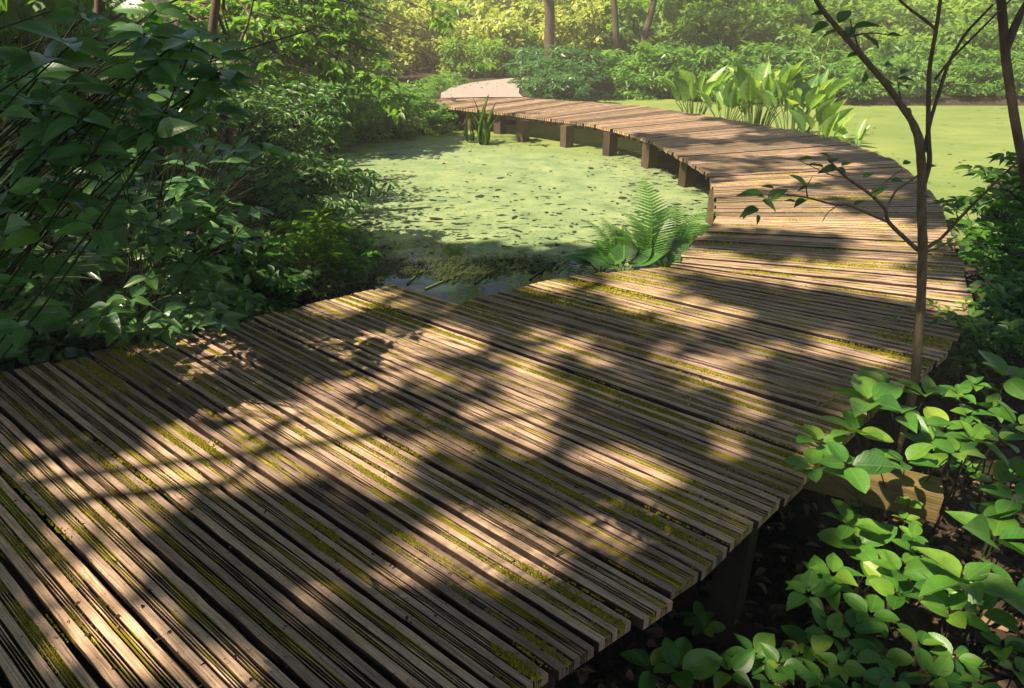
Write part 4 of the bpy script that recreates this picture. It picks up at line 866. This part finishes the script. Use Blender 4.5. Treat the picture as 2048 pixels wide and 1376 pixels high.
# ------------------------------------------------------------------ plants in the water
T_ARUM = leaf_tpl(9, 2, 'ovate', .28, .14, .006)
ra = rng_of(95)
for q, (x, y, n, h, spread, lab) in enumerate([(3.55, 13.9, 20, .92, .40, 'cluster of glossy pointed water plant leaves nearest the far bank'), (3.95, 13.1, 18, .8, .38, 'smaller cluster of pointed water plant leaves left of the tallest one'), (4.3, 12.55, 36, 1.22, .5, 'tallest cluster of upright glossy spear leaves in the pond'), (4.75, 11.9, 30, 1.08, .5, 'broad cluster of glossy leaves right of the tallest water plant'), (4.95, 11.4, 9, .55, .28, 'low dark cluster of glossy leaves at the boardwalk edge'), (5.25, 10.75, 4, .32, .22, 'small two or three leaved water plant at the end of the cluster')]):
    root = empty('arrow_arum', (x, y, -.42), lab, 'water plant', 'glossy water plants behind the boardwalk'); sa, la = Acc(), Acc()
    for k in range(n):
        a_ = ra.uniform(0, 6.28); rr = spread * math.sqrt(ra.uniform(0, 1)); hh = h * ra.uniform(.42, .78); o_ = np.array([math.cos(a_), math.sin(a_), 0])
        b0 = o_ * rr * .5; tip = o_ * rr * 1.1 + np.array([0, 0, hh]); c = bez(b0, b0 + [0, 0, hh * .6], tip, 7); tube(sa, c, np.linspace(.011, .006, 7), 6)
        Lf = ra.uniform(.36, .56) * (1 if h > .5 else .7); d = unit(o_ * ra.uniform(.15, .75) + np.array([0, 0, 1.0]) * ra.uniform(.45, 1.2)); add_leaves(la, tip, d, unit(np.array([0, 0, .9]) - o_ * .6 + ra.normal(0, .35, 3)), Lf, Lf * ra.uniform(.42, .55), T_ARUM, ra.uniform(0, 1))
    sa.obj('stem', M['green_stem'], root); la.obj('leaves', M['arum'], root)
p = onz(1645, 290, -.4); root = empty('grass_stalk', (p[0] - .15, p[1] + .6, -.42), 'single tall pale grass stalk leaning beside the water plants', 'grass'); sa, la = Acc(), Acc()
tp_ = aty(1662, 75, p[1] + .6) - np.array(root.location); c = bez(np.zeros(3), tp_ * [.2, .2, .55], tp_, 10); tube(sa, c, np.linspace(.009, .003, 10), 5)
for k in range(14): add_leaves(la, c[8] + (c[9] - c[8]) * ra.uniform(-1.6, .9), [ra.normal(0, .5), ra.normal(0, .5), .9], [0, 1, .2], .16, .008, T_BLADE, .5)
for k in range(3): add_leaves(la, c[2 + k], [ra.normal(0, .5), ra.normal(0, .5), .9], [0, 1, .2], .4, .014, T_BLADE, .3)
sa.obj('stem', M['twig'], root); la.obj('leaves', M['reed'], root)
for q, (px, py, n, h, lab) in enumerate([(968, 288, 16, .72, 'bright tuft of upright reed blades in front of the boardwalk posts'), (942, 285, 6, .5, 'thin dull tuft of reed blades beside the bright one')]):
    p = onz(px, py, -.4); root = empty('reed_tuft', (p[0], p[1], -.42), lab, 'reed'); la = Acc()
    for k in range(n): add_leaves(la, [ra.normal(0, .05), ra.normal(0, .05), 0], [ra.normal(0, .2), ra.normal(0, .15), 1], [ra.normal(0, .6), -1, .3], h * ra.uniform(.6, 1.1), .017 if q == 0 else .009, T_BLADE, ra.uniform(0, 1))
    la.obj('blades', M['reed'] if q == 0 else M['herb'], root)
# ferns and broad leaves in the crook of the boardwalk
def frond(L, n=24, wmax=.30, seed=0, arch=.25):
    r = rng_of(seed); a = Acc(); t = np.linspace(0, 1, 30); c = np.stack([np.zeros(30), L * t * (1 - .12 * arch * t), L * (arch * .9 * np.sin(t * 1.7) - arch * .75 * t ** 3)], 1)
    tube(a, c, np.linspace(.0045, .001, 30), 5, rnd=.9)
    m = 13; tt_ = np.linspace(0, 1, m); wv = (1 - tt_ ** 1.6) * (.62 + .38 * (np.arange(m) % 2)) + .02
    V = np.stack([np.stack([-.5 * wv, tt_, np.zeros(m)], 1), np.stack([.5 * wv, tt_, np.zeros(m)], 1)], 1).reshape(-1, 3); V[:, 2] -= .12 * V[:, 1] ** 2
    F = np.array([[2 * k, 2 * k + 1, 2 * k + 3, 2 * k + 2] for k in range(m - 1)]); tpl = (V, F, V[:, :2])
    for k in range(n):
        tk = .16 + .84 * (k + .5) / n; f = tk * 29; i0 = min(28, int(f)); p = c[i0] + (c[i0 + 1] - c[i0]) * (f - i0); ax = unit(c[i0 + 1] - c[i0])
        w = L * wmax * (min(1, (tk - .08) / .22) ** .7) * (1 - tk) ** .72 * 1.35 + .004
        for s_ in (-1, 1):
            d = unit(np.array([s_, 0, 0]) + ax * (.28 + .25 * tk) + np.array([0, 0, -.06])); up = unit(np.cross(np.array([1.0, 0, 0]), ax))
            add_leaves(a, p, d, up, w * r.uniform(.93, 1.05), L / n * .66, tpl, np.clip(r.normal(.5, .2), 0, 1))
    return a
def fern(loc, fr, lab, seed):
    root = empty('fern', loc, lab, 'fern', 'ferns in the crook of the boardwalk')
    for k, (L, yaw, el, arch, roll) in enumerate(fr):
        o = frond(L, 23, .33, seed + k, arch).obj('frond', M['fern'], root); o.rotation_euler = (0, 0, 0)
        from mathutils import Matrix, Euler
        o.rotation_mode = 'QUATERNION'
        o.rotation_quaternion = (Euler((0, 0, yaw)).to_quaternion() @ Euler((el, 0, 0)).to_quaternion() @ Euler((0, roll, 0)).to_quaternion())
    return root
R_ = math.radians
p = onz(1290, 545, -.33)
fern((p[0] + .05, p[1] + .12, -.35), [(.80, R_(10), R_(62), .32, .1), (.66, R_(-38), R_(42), .45, -.2), (.62, R_(48), R_(44), .42, .3), (.6, R_(80), R_(38), .3, .2), (.55, R_(-30), R_(55), .3, -.3), (.5, R_(20), R_(40), .3, .2), (.55, R_(115), R_(35), .35, .2), (.5, R_(-60), R_(40), .35, -.2)], 'tallest fern with one upright frond over the pond', 300)
fern((p[0] + .30, p[1] + .32, -.36), [(.58, R_(-8), R_(52), .4, 0), (.66, R_(-58), R_(34), .4, -.2), (.55, R_(-75), R_(30), .45, -.2), (.5, R_(35), R_(50), .3, .2), (.5, R_(-90), R_(40), .3, 0), (.45, R_(70), R_(40), .3, 0)], 'fern with a frond bending along the curved deck edge', 320)
fern((p[0] - .22, p[1] + .10, -.36), [(.55, R_(55), R_(45), .3, .2), (.5, R_(30), R_(55), .3, .1), (.45, R_(95), R_(35), .35, .2), (.42, R_(0), R_(52), .3, 0)], 'low ragged fern on the water side of the tall fern', 340)
rk = rng_of(97)
for q, (dx, dy, n, L, lab) in enumerate([(-.18, .0, 6, .36, 'broad ribbed leaves standing against the deck edge below the ferns'), (.18, .10, 5, .34, 'broad ribbed leaves spreading along the curved deck edge'), (-.36, .02, 3, .24, 'small upright broad leaf plant left of the ferns')]):
    root = empty('broad_leaf_plant', (p[0] + dx, p[1] + dy, -.38), lab, 'plant', 'broad leaved plants under the ferns'); la, sa = Acc(), Acc()
    for k in range(n):
        a_ = R_(20) + math.pi * (k + rk.uniform(0, .6)) / n; o_ = np.array([math.cos(a_), math.sin(a_) * .5, 0]); tip = o_ * .09 + [0, 0, .10]; tube(sa, bez(np.zeros(3), o_ * .03 + [0, 0, .06], tip, 4), [.01, .009, .008, .006], 6)
        add_leaves(la, tip, unit(o_ + [0, 0, rk.uniform(.3, .8)]), unit(np.array([0, -.3, 1.0]) - o_ * .5), L * rk.uniform(.8, 1.1), L * .62, T_BROAD2, rk.uniform(0, 1))
    sa.obj('stem', M['green_stem'], root); la.obj('leaves', M['skunk'], root)
# drifting debris on the weed
rd = rng_of(98); acc = Acc()
for k in range(420):
    px, py = rd.uniform(680, 1420), rd.uniform(285, 530) if k % 3 else rd.uniform(330, 500); p = onz(px, py, -.396); s = rd.uniform(.012, .045) * (2.2 if rd.uniform() < .06 else 1); m = rd.integers(5, 8); th = np.linspace(0, 6.283, m, endpoint=False); an = rd.uniform(0, 3.14); e = rd.uniform(.2, .7)
    x, y = np.cos(th) * s * rd.uniform(.6, 1.2, m), np.sin(th) * s * e * rd.uniform(.6, 1.2, m); V = np.stack([p[0] + x * math.cos(an) - y * math.sin(an), p[1] + x * math.sin(an) + y * math.cos(an), p[2] + rd.uniform(0, .006, m)], 1)
    V = np.concatenate([V, [[p[0], p[1], p[2] + .006]]]); acc.add(V, np.array([[i, (i + 1) % m, m] for i in range(m)]), None, rd.uniform())
for k in range(110):
    px, py = rd.uniform(1640, 2040), 216 + 190 * rd.uniform(0, 1) ** 1.4; p = onz(px, py, -.396); s = rd.uniform(.015, .05); m = 6; th = np.linspace(0, 6.283, m, endpoint=False); e = rd.uniform(.25, .7)
    V = np.stack([p[0] + np.cos(th) * s * rd.uniform(.6, 1.2, m), p[1] + np.sin(th) * s * e * rd.uniform(.6, 1.2, m), p[2] + rd.uniform(0, .006, m)], 1)
    V = np.concatenate([V, [[p[0], p[1], p[2] + .006]]]); acc.add(V, np.array([[i, (i + 1) % m, m] for i in range(m)]), None, rd.uniform())
tag(acc.obj('floating_debris', M['flake']), 'dark bits of dead leaf floating on the duckweed', 'debris', kind='stuff')
# water weed plumes in the open patch
for q, (px, py, L, an, lab) in enumerate([(815, 570, .62, 1.5, 'brown green water weed plume with a pale stem by the deck corner'), (850, 580, .8, 1.0, 'wide water weed plume spreading in the middle of the open water'), (950, 568, .66, 1.25, 'water weed plume with a short stem beside the moss covered board ends'), (1060, 560, .6, 1.3, 'water weed plume nearest the ferns'), (700, 560, .55, .8, 'ragged water weed plume below the low plants at the pond corner')]):
    p = onz(px, py, -.4); root = empty('water_weed', (p[0], p[1], -.393), lab, 'water plant', 'water weed plumes in the open water'); la, sa = Acc(), Acc(); d = np.array([math.cos(an), math.sin(an), 0])
    c = bez(np.zeros(3), d * L * .35 + [.02, 0, 0], d * L * .6 + [rd.normal(0, .05), 0, 0], 8); tube(sa, c, np.linspace(.009, .005, 8), 6)
    n = 420; t = rd.uniform(.25, 1.0, n); sp_ = rd.normal(0, .19, n) * t; nrm = np.array([-d[1], d[0], 0]); P_ = d * (t * L)[:, None] + nrm * (sp_ * L * 1.6)[:, None] + np.array([0, 0, 1]) * rd.uniform(0, .012, n)[:, None]
    dd = unit(d + nrm * (sp_ * 3)[:, None] + rd.normal(0, .3, (n, 3)) * [1, 1, .1]); add_leaves(la, P_, dd, np.tile([0, 0, 1.0], (n, 1)), rd.uniform(.04, .10, n), .010, T_FAR, rd.uniform(0, 1, n))
    sa.obj('stem', M['green_stem'], root); la.obj('plume', M['weed'], root)

# ------------------------------------------------------------------ right side: sapling, trunk, shrubs, oval leaved plants
YS = 2.75
def limb(acc, pts, r0, r1, n=7, b=np.zeros(3)):
    P_ = np.array([aty(p[0], p[1], p[2] - .66) if len(p) == 3 else aty(p[0], p[1], YS) for p in pts]) - b
    # smooth through the points
    T = np.linspace(0, len(P_) - 1, 4 * (len(P_) - 1) + 1); Q = np.stack([np.interp(T, np.arange(len(P_)), P_[:, k]) for k in range(3)], 1)
    Q[1:-1] = (Q[:-2] + Q[1:-1] * 2 + Q[2:]) / 4
    tube(acc, Q, np.linspace(r0, r1, len(Q)), n); return Q
p0 = aty(1830, 770, YS); sb = np.array([p0[0], p0[1], gz(p0[0], p0[1]) - .03])
root = empty('sapling', tuple(sb), 'slender brown sapling forking in front of the boardwalk curve', 'tree')
a = Acc(); pts = [(1829, 780), (1836, 690), (1842, 600), (1846, 500), (1843, 420), (1844, 340), (1838, 275), (1822, 238), (1770, 165), (1700, 85), (1640, 15), (1600, -60)]
P_ = np.array([aty(x, y, YS) for x, y in pts]) - sb; P_ = np.concatenate([[[0, 0, 0]], P_])
T = np.linspace(0, len(P_) - 1, 60); Q = np.stack([np.interp(T, np.arange(len(P_)), P_[:, k]) for k in range(3)], 1); Q[1:-1] = (Q[:-2] + Q[1:-1] * 2 + Q[2:]) / 4
rad = np.interp(T, [0, 1, 4, 7, 8, 12], [.023, .021, .0190, .0165, .0125, .0068]) * (1 + .06 * np.sin(np.arange(60) * 1.9)); tube(a, Q, rad, 10)
limb(a, [(1847, 372), (1860, 325), (1856, 266), (1858, 137), (1874, 51), (1886, -40)], .0105, .006, 8, sb)
limb(a, [(1848, 305), (1861, 239), (1895, 130), (1929, 68), (1985, 10, 3.3)], .008, .004, 6, sb)
limb(a, [(1870, 160), (1900, 120), (1960, 60, 3.3), (2030, -10, 3.2)], .006, .003, 5, sb)
limb(a, [(1874, 60), (1850, 40), (1815, 15), (1780, -20)], .006, .004, 5, sb)
a.obj('trunk', M['sapbark'], root)
a = Acc(); la = Acc(); rq = rng_of(111)
for pts, r0, r1 in [([(1846, 505), (1833, 498), (1774, 443, 3.3), (1772, 418, 3.3), (1740, 387, 3.25), (1692, 355, 3.2), (1669, 332, 3.2), (1655, 318, 3.2)], .010, .003), ([(1774, 443, 3.3), (1697, 409, 3.2), (1675, 411, 3.2), (1615, 395, 3.1), (1575, 389, 3.1), (1515, 388, 3.0)], .006, .002),
        ([(1772, 418, 3.3), (1791, 381, 3.35), (1822, 361, 3.4), (1842, 345)], .005, .003), ([(1675, 411, 3.2), (1655, 425, 3.2), (1645, 443, 3.2)], .003, .0015), ([(1740, 387, 3.25), (1775, 360, 3.25), (1805, 338, 3.3)], .003, .0015), ([(1846, 500), (1880, 480, 3.45), (1925, 430, 3.4), (1985, 370, 3.35), (2060, 300, 3.3)], .008, .004), ([(1850, 505), (1885, 492, 3.5), (1915, 470, 3.5)], .005, .002),
        ([(1770, 160), (1740, 135), (1715, 90), (1700, 40)], .006, .002), ([(1810, 225), (1800, 190), (1795, 160)], .003, .002), ([(1690, 75), (1740, 65), (1800, 72)], .004, .0015), ([(1615, 395, 3.1), (1612, 375, 3.1), (1625, 352, 3.1)], .003, .0012), ([(1692, 355, 3.2), (1660, 350, 3.2), (1600, 322, 3.2)], .003, .0012)]: limb(a, pts, r0, r1, 6, sb)
a.obj('branch', M['sapbark'], root)
def leaf_at(acc, px, py, Yd, lpx, ang, b, tilt=.4, wr=.5, tpl=T_BROAD, rnd=.5):
    """one leaf, its middle seen at px, py, length lpx pixels, pointing at ang in the picture"""
    Yd = Yd if Yd == YS else Yd - .66; p = aty(px, py, Yd); sc_ = (p[1] * CP + (CAM_H - p[2]) * SP) / FPX; L = lpx * sc_
    right = np.array([1, 0, 0]); upv = np.array([0, SP, CP]); fw = np.array([0, CP, -SP])
    d = unit(right * math.cos(ang) + upv * math.sin(ang) + fw * rq.normal(0, .25)); up = unit(-fw * tilt + np.array([0, 0, 1.0]) + rq.normal(0, .2, 3)); add_leaves(acc, p - d * L / 2 - b, d, up, L, L * wr, tpl, rnd)
for px, py, Yd, l, an in [(1498, 424, 3.0, 44, 3.5), (1540, 411, 3.0, 40, -.5), (1503, 390, 3.0, 62, 3.0), (1556, 387, 3.05, 44, .5), (1535, 374, 3.1, 26, 2.8), (1595, 358, 3.1, 42, 2.4), (1608, 376, 3.1, 30, 3.4), (1600, 405, 3.1, 36, 3.6), (1580, 402, 3.1, 24, 2.9), (1640, 370, 3.1, 24, .1), (1760, 380, 3.25, 40, .7), (1798, 362, 3.3, 34, .1), (1670, 320, 3.2, 28, .6), (1695, 327, 3.2, 26, .4), (1655, 340, 3.2, 40, 3.3), (1630, 330, 3.2, 36, 2.9), (1686, 343, 3.2, 24, -.8), (1610, 318, 3.2, 30, 3.1), (1738, 350, 3.25, 24, .4), (1720, 405, 3.25, 26, .5), (1650, 310, 3.2, 28, 2.6),
        (1812, 142, YS, 30, .6), (1814, 159, YS, 36, -.1), (1808, 171, YS, 34, .2), (1778, 166, YS, 28, 0), (1730, 154, YS, 22, 1.6), (1820, 224, YS, 22, -.6), (1690, 30, YS, 50, .9), (1735, 52, YS, 55, .1), (1745, 82, YS, 50, -.2), (1640, 55, YS, 44, 3.6), (1660, 66, YS, 40, 3.3), (1715, 110, YS, 40, .2), (1790, 70, YS, 30, .0), (1780, 130, YS, 30, .3), (1700, 60, YS, 40, 1.2), (1640, 28, YS, 40, 3.0), (1905, 490, 3.5, 20, .2), (1864, 332, 3.4, 22, 0.2), (1815, 325, 3.3, 24, .4), (1845, 395, 3.3, 26, 3.0), (1515, 440, 3.0, 22, -1.4), (1490, 430, 3.0, 18, -2)]: leaf_at(la, px, py, Yd, l, an, sb, .5, .52, T_BROAD, rq.uniform(0, 1))
la.obj('leaves', M['sapling'], root)
pts = [(2120, 640, 4.6), (2072, 450, 4.6), (2048, 340, 4.6), (2028, 230, 4.6), (2012, 120, 4.6), (2003, 10, 4.6), (1995, -80, 4.6)]; P_ = np.array([aty(*p) for p in pts]); z0 = gz(*P_[0][:2]); P_ = np.concatenate([[[P_[0][0], P_[0][1], z0]], P_])
root = empty('dark_tree', tuple(P_[0]), 'dark tree trunk cut off by the picture edge beside the open pond', 'tree'); a = Acc(); tube(a, P_ - P_[0], np.linspace(.032, .025, len(P_)), 10)
tube(a, np.array([aty(*p) for p in [(2010, 100, 4.6), (2040, 30, 4.6), (2090, -60, 4.6)]]) - P_[0], [.03, .022, .015], 7); a.obj('trunk', M['bark'], root)
# shrubs on the right bank
rr_ = rng_of(121)
SH = [([(1880, 2060, 395, 470, 5.6, 6.4, 34), ], .10, 'thin leaved shrub at the water edge right of the sapling', T_LANCE, .32, (4.75, 6.3)), ([(1940, 2080, 310, 420, 4.6, 5.2, 30)], .11, 'dark twiggy shrub overhanging the right pond', T_LANCE, .34, (4.6, 5.4)), ([(1890, 2070, 450, 560, 4.6, 5.4, 44)], .095, 'dense green shrub pressed against the outer deck edge', T_MID, .45, (4.2, 5.0)),
      ([(1930, 2070, 560, 690, 3.7, 4.3, 34)], .095, 'shaded leafy shrub below the outer curve of the boards', T_MID, .45, (3.6, 4.1)), ([(1880, 2070, 640, 760, 3.3, 3.7, 26)], .085, 'dark low shrub in the hollow beside the sapling base', T_MID, .45, (3.1, 3.6))]
for q, (regs, L, lab, tpl, wr, bxy) in enumerate(SH):
    tp = []
    for r in regs: tp += tips_px(rr_, r[6], *r[:6])
    shrub('bank_side_shrub', lab, 'shrub', (bxy[0], bxy[1], gz(*bxy)), tp, 400 + q, L, tpl, 'herb' if q in (2,) else 'shade', 'leafy shrubs on the right bank', 3, 5, wr, .008)
t_ = [onz(x, y, .02) for x, y in ((1790, 640), (1830, 620), (1900, 625), (1870, 610), (1930, 610))]
shrub('creeper', 'trailing moss green creeper lying over the outer board ends', 'creeper', (3.05, 3.75, gz(3.05, 3.75)), t_, 410, .07, T_LANCE, 'herb', None, 4, 4, .3, .004)
# oval leaved plants filling the near right corner
OV = [([(1775, 785, 66), (1800, 830, 60), (1850, 790, 46), (1845, 850, 46), (1740, 805, 72)], .06, 'oval leaved plant gathered round the foot of the sapling'),
      ([(1695, 930, 64), (1640, 885, 58), (1755, 930, 42), (1810, 925, 50), (1625, 935, 56), (1710, 865, 60)], .07, 'oval leaved plant reaching its sprays over the outer board ends'),
      ([(1890, 865, 58), (1860, 905, 58), (1945, 880, 46), (1915, 905, 44)], .05, 'oval leaved plant above the mossy timber end'),
      ([(1920, 790, 36), (1895, 790, 30), (1980, 820, 42), (1950, 770, 32), (1935, 830, 38)], .05, 'pale small leaved plant behind the timber end plant'),
      ([(2010, 755, 72), (2035, 850, 66), (2000, 880, 40)], .10, 'large leaved plant at the picture edge above the leaf litter'),
      ([(1715, 1090, 62), (1700, 1050, 56), (1740, 1120, 50), (1775, 1165, 55)], -.20, 'oval leaved plant lowest under the timber end'),
      ([(1640, 1165, 62), (1615, 1190, 54), (1665, 1150, 50)], -.25, 'oval leaved plant leaning into the dark hollow under the boards'),
      ([(1800, 1145, 56), (1795, 1190, 50), (1845, 1150, 46), (1835, 1110, 44)], -.20, 'oval leaved plant with wet glossy leaves in the middle of the corner'),
      ([(1810, 1040, 30), (1825, 1075, 32), (1815, 1010, 26)], -.12, 'small upright sprig of round leaves beneath the timber end'),
      ([(1985, 1080, 96), (2035, 1030, 84), (1930, 1165, 86), (2020, 1190, 82)], -.06, 'brightest large leaved plant at the lower picture edge'),
      ([(1900, 1225, 62), (1960, 1225, 62), (1880, 1180, 50)], -.16, 'bright oval leaved plant under the largest leaves'),
      ([(1700, 1260, 56), (1655, 1265, 50), (1620, 1290, 46), (1740, 1230, 50)], -.25, 'oval leaved plant with yellowing lower leaves near the corner middle'),
      ([(1505, 1310, 58), (1460, 1345, 52), (1560, 1330, 46), (1540, 1365, 46)], -.28, 'low oval leaved plant spreading along the bottom edge'),
      ([(1765, 1310, 50), (1840, 1290, 50), (1910, 1315, 46), (1870, 1355, 46), (1790, 1360, 46)], -.20, 'oval leaved plant at the bottom right of the corner'),
      ([(1355, 1340, 68), (1300, 1335, 58)], -.30, 'four leaved seedling in the dark beside the deck edge'),
      ([(2005, 1295, 54), (2030, 1340, 50), (1960, 1365, 44)], -.15, 'oval leaved plant tucked into the bottom corner'),
      ([(1990, 965, 46), (2025, 945, 56), (2030, 1000, 60)], .0, 'torn leaved plant above the brightest large leaves'),
      ([(1395, 1240, 34), (1410, 1255, 30)], -.40, 'dim seedling deep in the shadow beside the deck edge'),
      ([(1680, 1330, 46), (1640, 1365, 48), (1720, 1365, 50)], -.25, 'oval leaved plant at the middle of the bottom edge')]
ro_ = rng_of(131)
for q, (nodes_, z, lab) in enumerate(OV):
    tp = [onz(x, y, z + ro_.normal(0, .035)) for x, y, l in nodes_]; sz = [l * 1.1 * zc(t) / FPX for t, (x, y, l) in zip(tp, nodes_)]
    m_ = np.mean(tp, 0) + [.06 + .10 * (q in (1,)), .05, 0]; zb = gz(m_[0], m_[1])
    if q == 1: m_ = onz(1800, 1000, -.3); zb = gz(m_[0], m_[1])
    shrub('oval_leaf_plant', lab, 'plant', (m_[0], m_[1], zb - .02), tp, 500 + q, .1, T_ROUND if q % 3 else T_BROAD, 'ovalplant', 'oval leaved plants in the near right corner', 1, 5, .62, .0045, sizes=sz, leafy=.28, flat=.85)
# darker understorey leaves filling in below them
for q, (x0, x1, y0, y1, z, n, lab) in enumerate([(1700, 2060, 980, 1180, -.42, 4, 'dim low plant under the brighter oval leaves above'), (1600, 2060, 1200, 1376, -.46, 4, 'dim low plant under the brighter oval leaves at the bottom'), (1860, 2060, 780, 960, -.34, 4, 'dim low plant behind the mossy timber end'), (1880, 2060, 680, 800, -.36, 4, 'dim low plant in the hollow under the outer boards')]):
    tp = [onz(ro_.uniform(x0, x1), ro_.uniform(y0, y1), z + ro_.normal(0, .05)) for _ in range(n)]; m_ = np.mean(tp, 0)
    shrub('low_plant', lab, 'plant', (m_[0], m_[1], gz(m_[0], m_[1]) - .02), tp, 540 + q, .07, T_BROAD, 'ovalplant', 'dim plants under the oval leaves', 1, 5, .6, .003, flat=.85, sag=.02)
# ------------------------------------------------------------------ litter
acc = Acc(); rl = rng_of(141); n = 2600
px, py = rl.uniform(1150, 2150, n), rl.uniform(640, 1420, n); P_ = np.array([onz(a_, b_, -.55) for a_, b_ in zip(px, py)]); P_[:, 2] = ground_z(P_[:, :2]) + rl.uniform(.0, .045, n)
add_leaves(acc, P_, rl.normal(0, 1, (n, 3)) * [1, 1, .25], np.array([0, 0, 1.0]) + rl.normal(0, .4, (n, 3)), rl.uniform(.03, .09, n), rl.uniform(.015, .045, n), T_MID, rl.uniform(0, 1, n))
n = 500; P_ = np.stack([rl.uniform(-3.4, -1.6, n), rl.uniform(2.6, 5.2, n), np.zeros(n)], 1); P_[:, 2] = ground_z(P_[:, :2]) + rl.uniform(0, .04, n); add_leaves(acc, P_, rl.normal(0, 1, (n, 3)) * [1, 1, .25], np.array([0, 0, 1.0]) + rl.normal(0, .4, (n, 3)), rl.uniform(.03, .08, n), rl.uniform(.015, .04, n), T_MID, rl.uniform(0, 1, n))
tag(acc.obj('leaf_litter', M['litter']), 'dead brown leaves covering the ground beside the boards', 'leaf litter', kind='stuff')
acc = Acc(); n = 420; px, py = rl.uniform(20, 1900, n), rl.uniform(480, 1370, n); P_ = np.array([onz(a_, b_, .003) for a_, b_ in zip(px, py)]); from_l = []
for b_ in board_frames: from_l.append((b_[0], b_[1]))
mid = np.array([(b_[0] + b_[1]) / 2 for b_ in board_frames]); hl = np.array([np.linalg.norm(b_[1] - b_[0]) / 2 for b_ in board_frames])
D = np.linalg.norm(P_[:, None, :2] - mid[None], axis=2); k_ = D.argmin(1); dv_ = np.array([unit(b_[1] - b_[0]) for b_ in board_frames])[k_]; al = np.abs(np.sum((P_[:, :2] - mid[k_]) * dv_, 1)); P_ = P_[al < hl[k_] - .08]; n = len(P_)
add_leaves(acc, P_, rl.normal(0, 1, (n, 3)) * [1, 1, .12], np.array([0, 0, 1.0]) + rl.normal(0, .3, (n, 3)), rl.uniform(.006, .024, n), rl.uniform(.002, .010, n), T_MID, rl.uniform(0, 1, n))
n = 30; tq = rl.uniform(0, 6, n); P_ = np.stack([np.interp(tq, np.arange(7), PATHC[:, k]) for k in range(2)] + [np.full(n, .022)], 1); P_[:, :2] += np.where(rl.uniform(size=(n, 1)) < .5, rl.normal(0, .4, (n, 2)), rl.choice([-.62, .62], (n, 1)) + rl.normal(0, .12, (n, 2)))
add_leaves(acc, P_, rl.normal(0, 1, (n, 3)) * [1, 1, .1], np.array([0, 0, 1.0]) + rl.normal(0, .3, (n, 3)), rl.uniform(.03, .07, n), rl.uniform(.015, .03, n), T_MID, rl.uniform(0, 1, n))
tag(acc.obj('bark_crumbs', M['litter']), 'tiny bark crumbs and leaf scraps strewn over the boards and the path', 'litter', kind='stuff')
def curl(acc, pts, r): 
    P_ = np.array([onz(x, y, z) for x, y, z in pts]); T = np.linspace(0, len(P_) - 1, 5 * (len(P_) - 1) + 1); Q = np.stack([np.interp(T, np.arange(len(P_)), P_[:, k]) for k in range(3)], 1); Q[1:-1] = (Q[:-2] + Q[1:-1] * 2 + Q[2:]) / 4; tube(acc, Q, np.linspace(r, r * .6, len(Q)), 6)
a = Acc(); curl(a, [(1633, 808, .006), (1642, 794, .02), (1655, 791, .025), (1660, 800, .012), (1648, 809, .006), (1640, 813, .006)], .0045); curl(a, [(1648, 806, .01), (1662, 800, .02), (1670, 792, .02), (1660, 785, .03), (1675, 786, .03), (1682, 795, .02), (1681, 805, .006)], .0045); curl(a, [(1644, 784, .006), (1647, 780, .025), (1665, 784, .03)], .003)
tag(a.obj('dry_vine', M['twig']), 'curled dry brown vine lying on the boards near the outer edge', 'dry vine')
a = Acc(); curl(a, [(1376, 812, .004), (1379, 803, .02), (1382, 793, .035)], .006); tag(a.obj('twig', M['twig']), 'short pale twig standing up between two boards', 'twig')
a = Acc(); curl(a, [(1108, 1112, .004), (1117, 1106, .012), (1126, 1101, .012)], .004); tag(a.obj('twig', M['bark']), 'dark twig lying across the ribs of a near board', 'twig')
# ------------------------------------------------------------------ haze: one closed box of thin air
m, nt, nd, ln = new_mat('haze_air'); out = N(nd, 'ShaderNodeOutputMaterial'); pv_ = N(nd, 'ShaderNodeVolumePrincipled', inp={'Color': (1.0, .97, .80, 1), 'Density': .0045, 'Anisotropy': 0.0})
ln.new(pv_.outputs[0], out.inputs[1])
a = Acc(); box(a, (0, 60, 6.0), 700, 500, 16.0); hz_o = a.obj('haze', m, smooth=False); hz_o['kind'] = 'stuff'
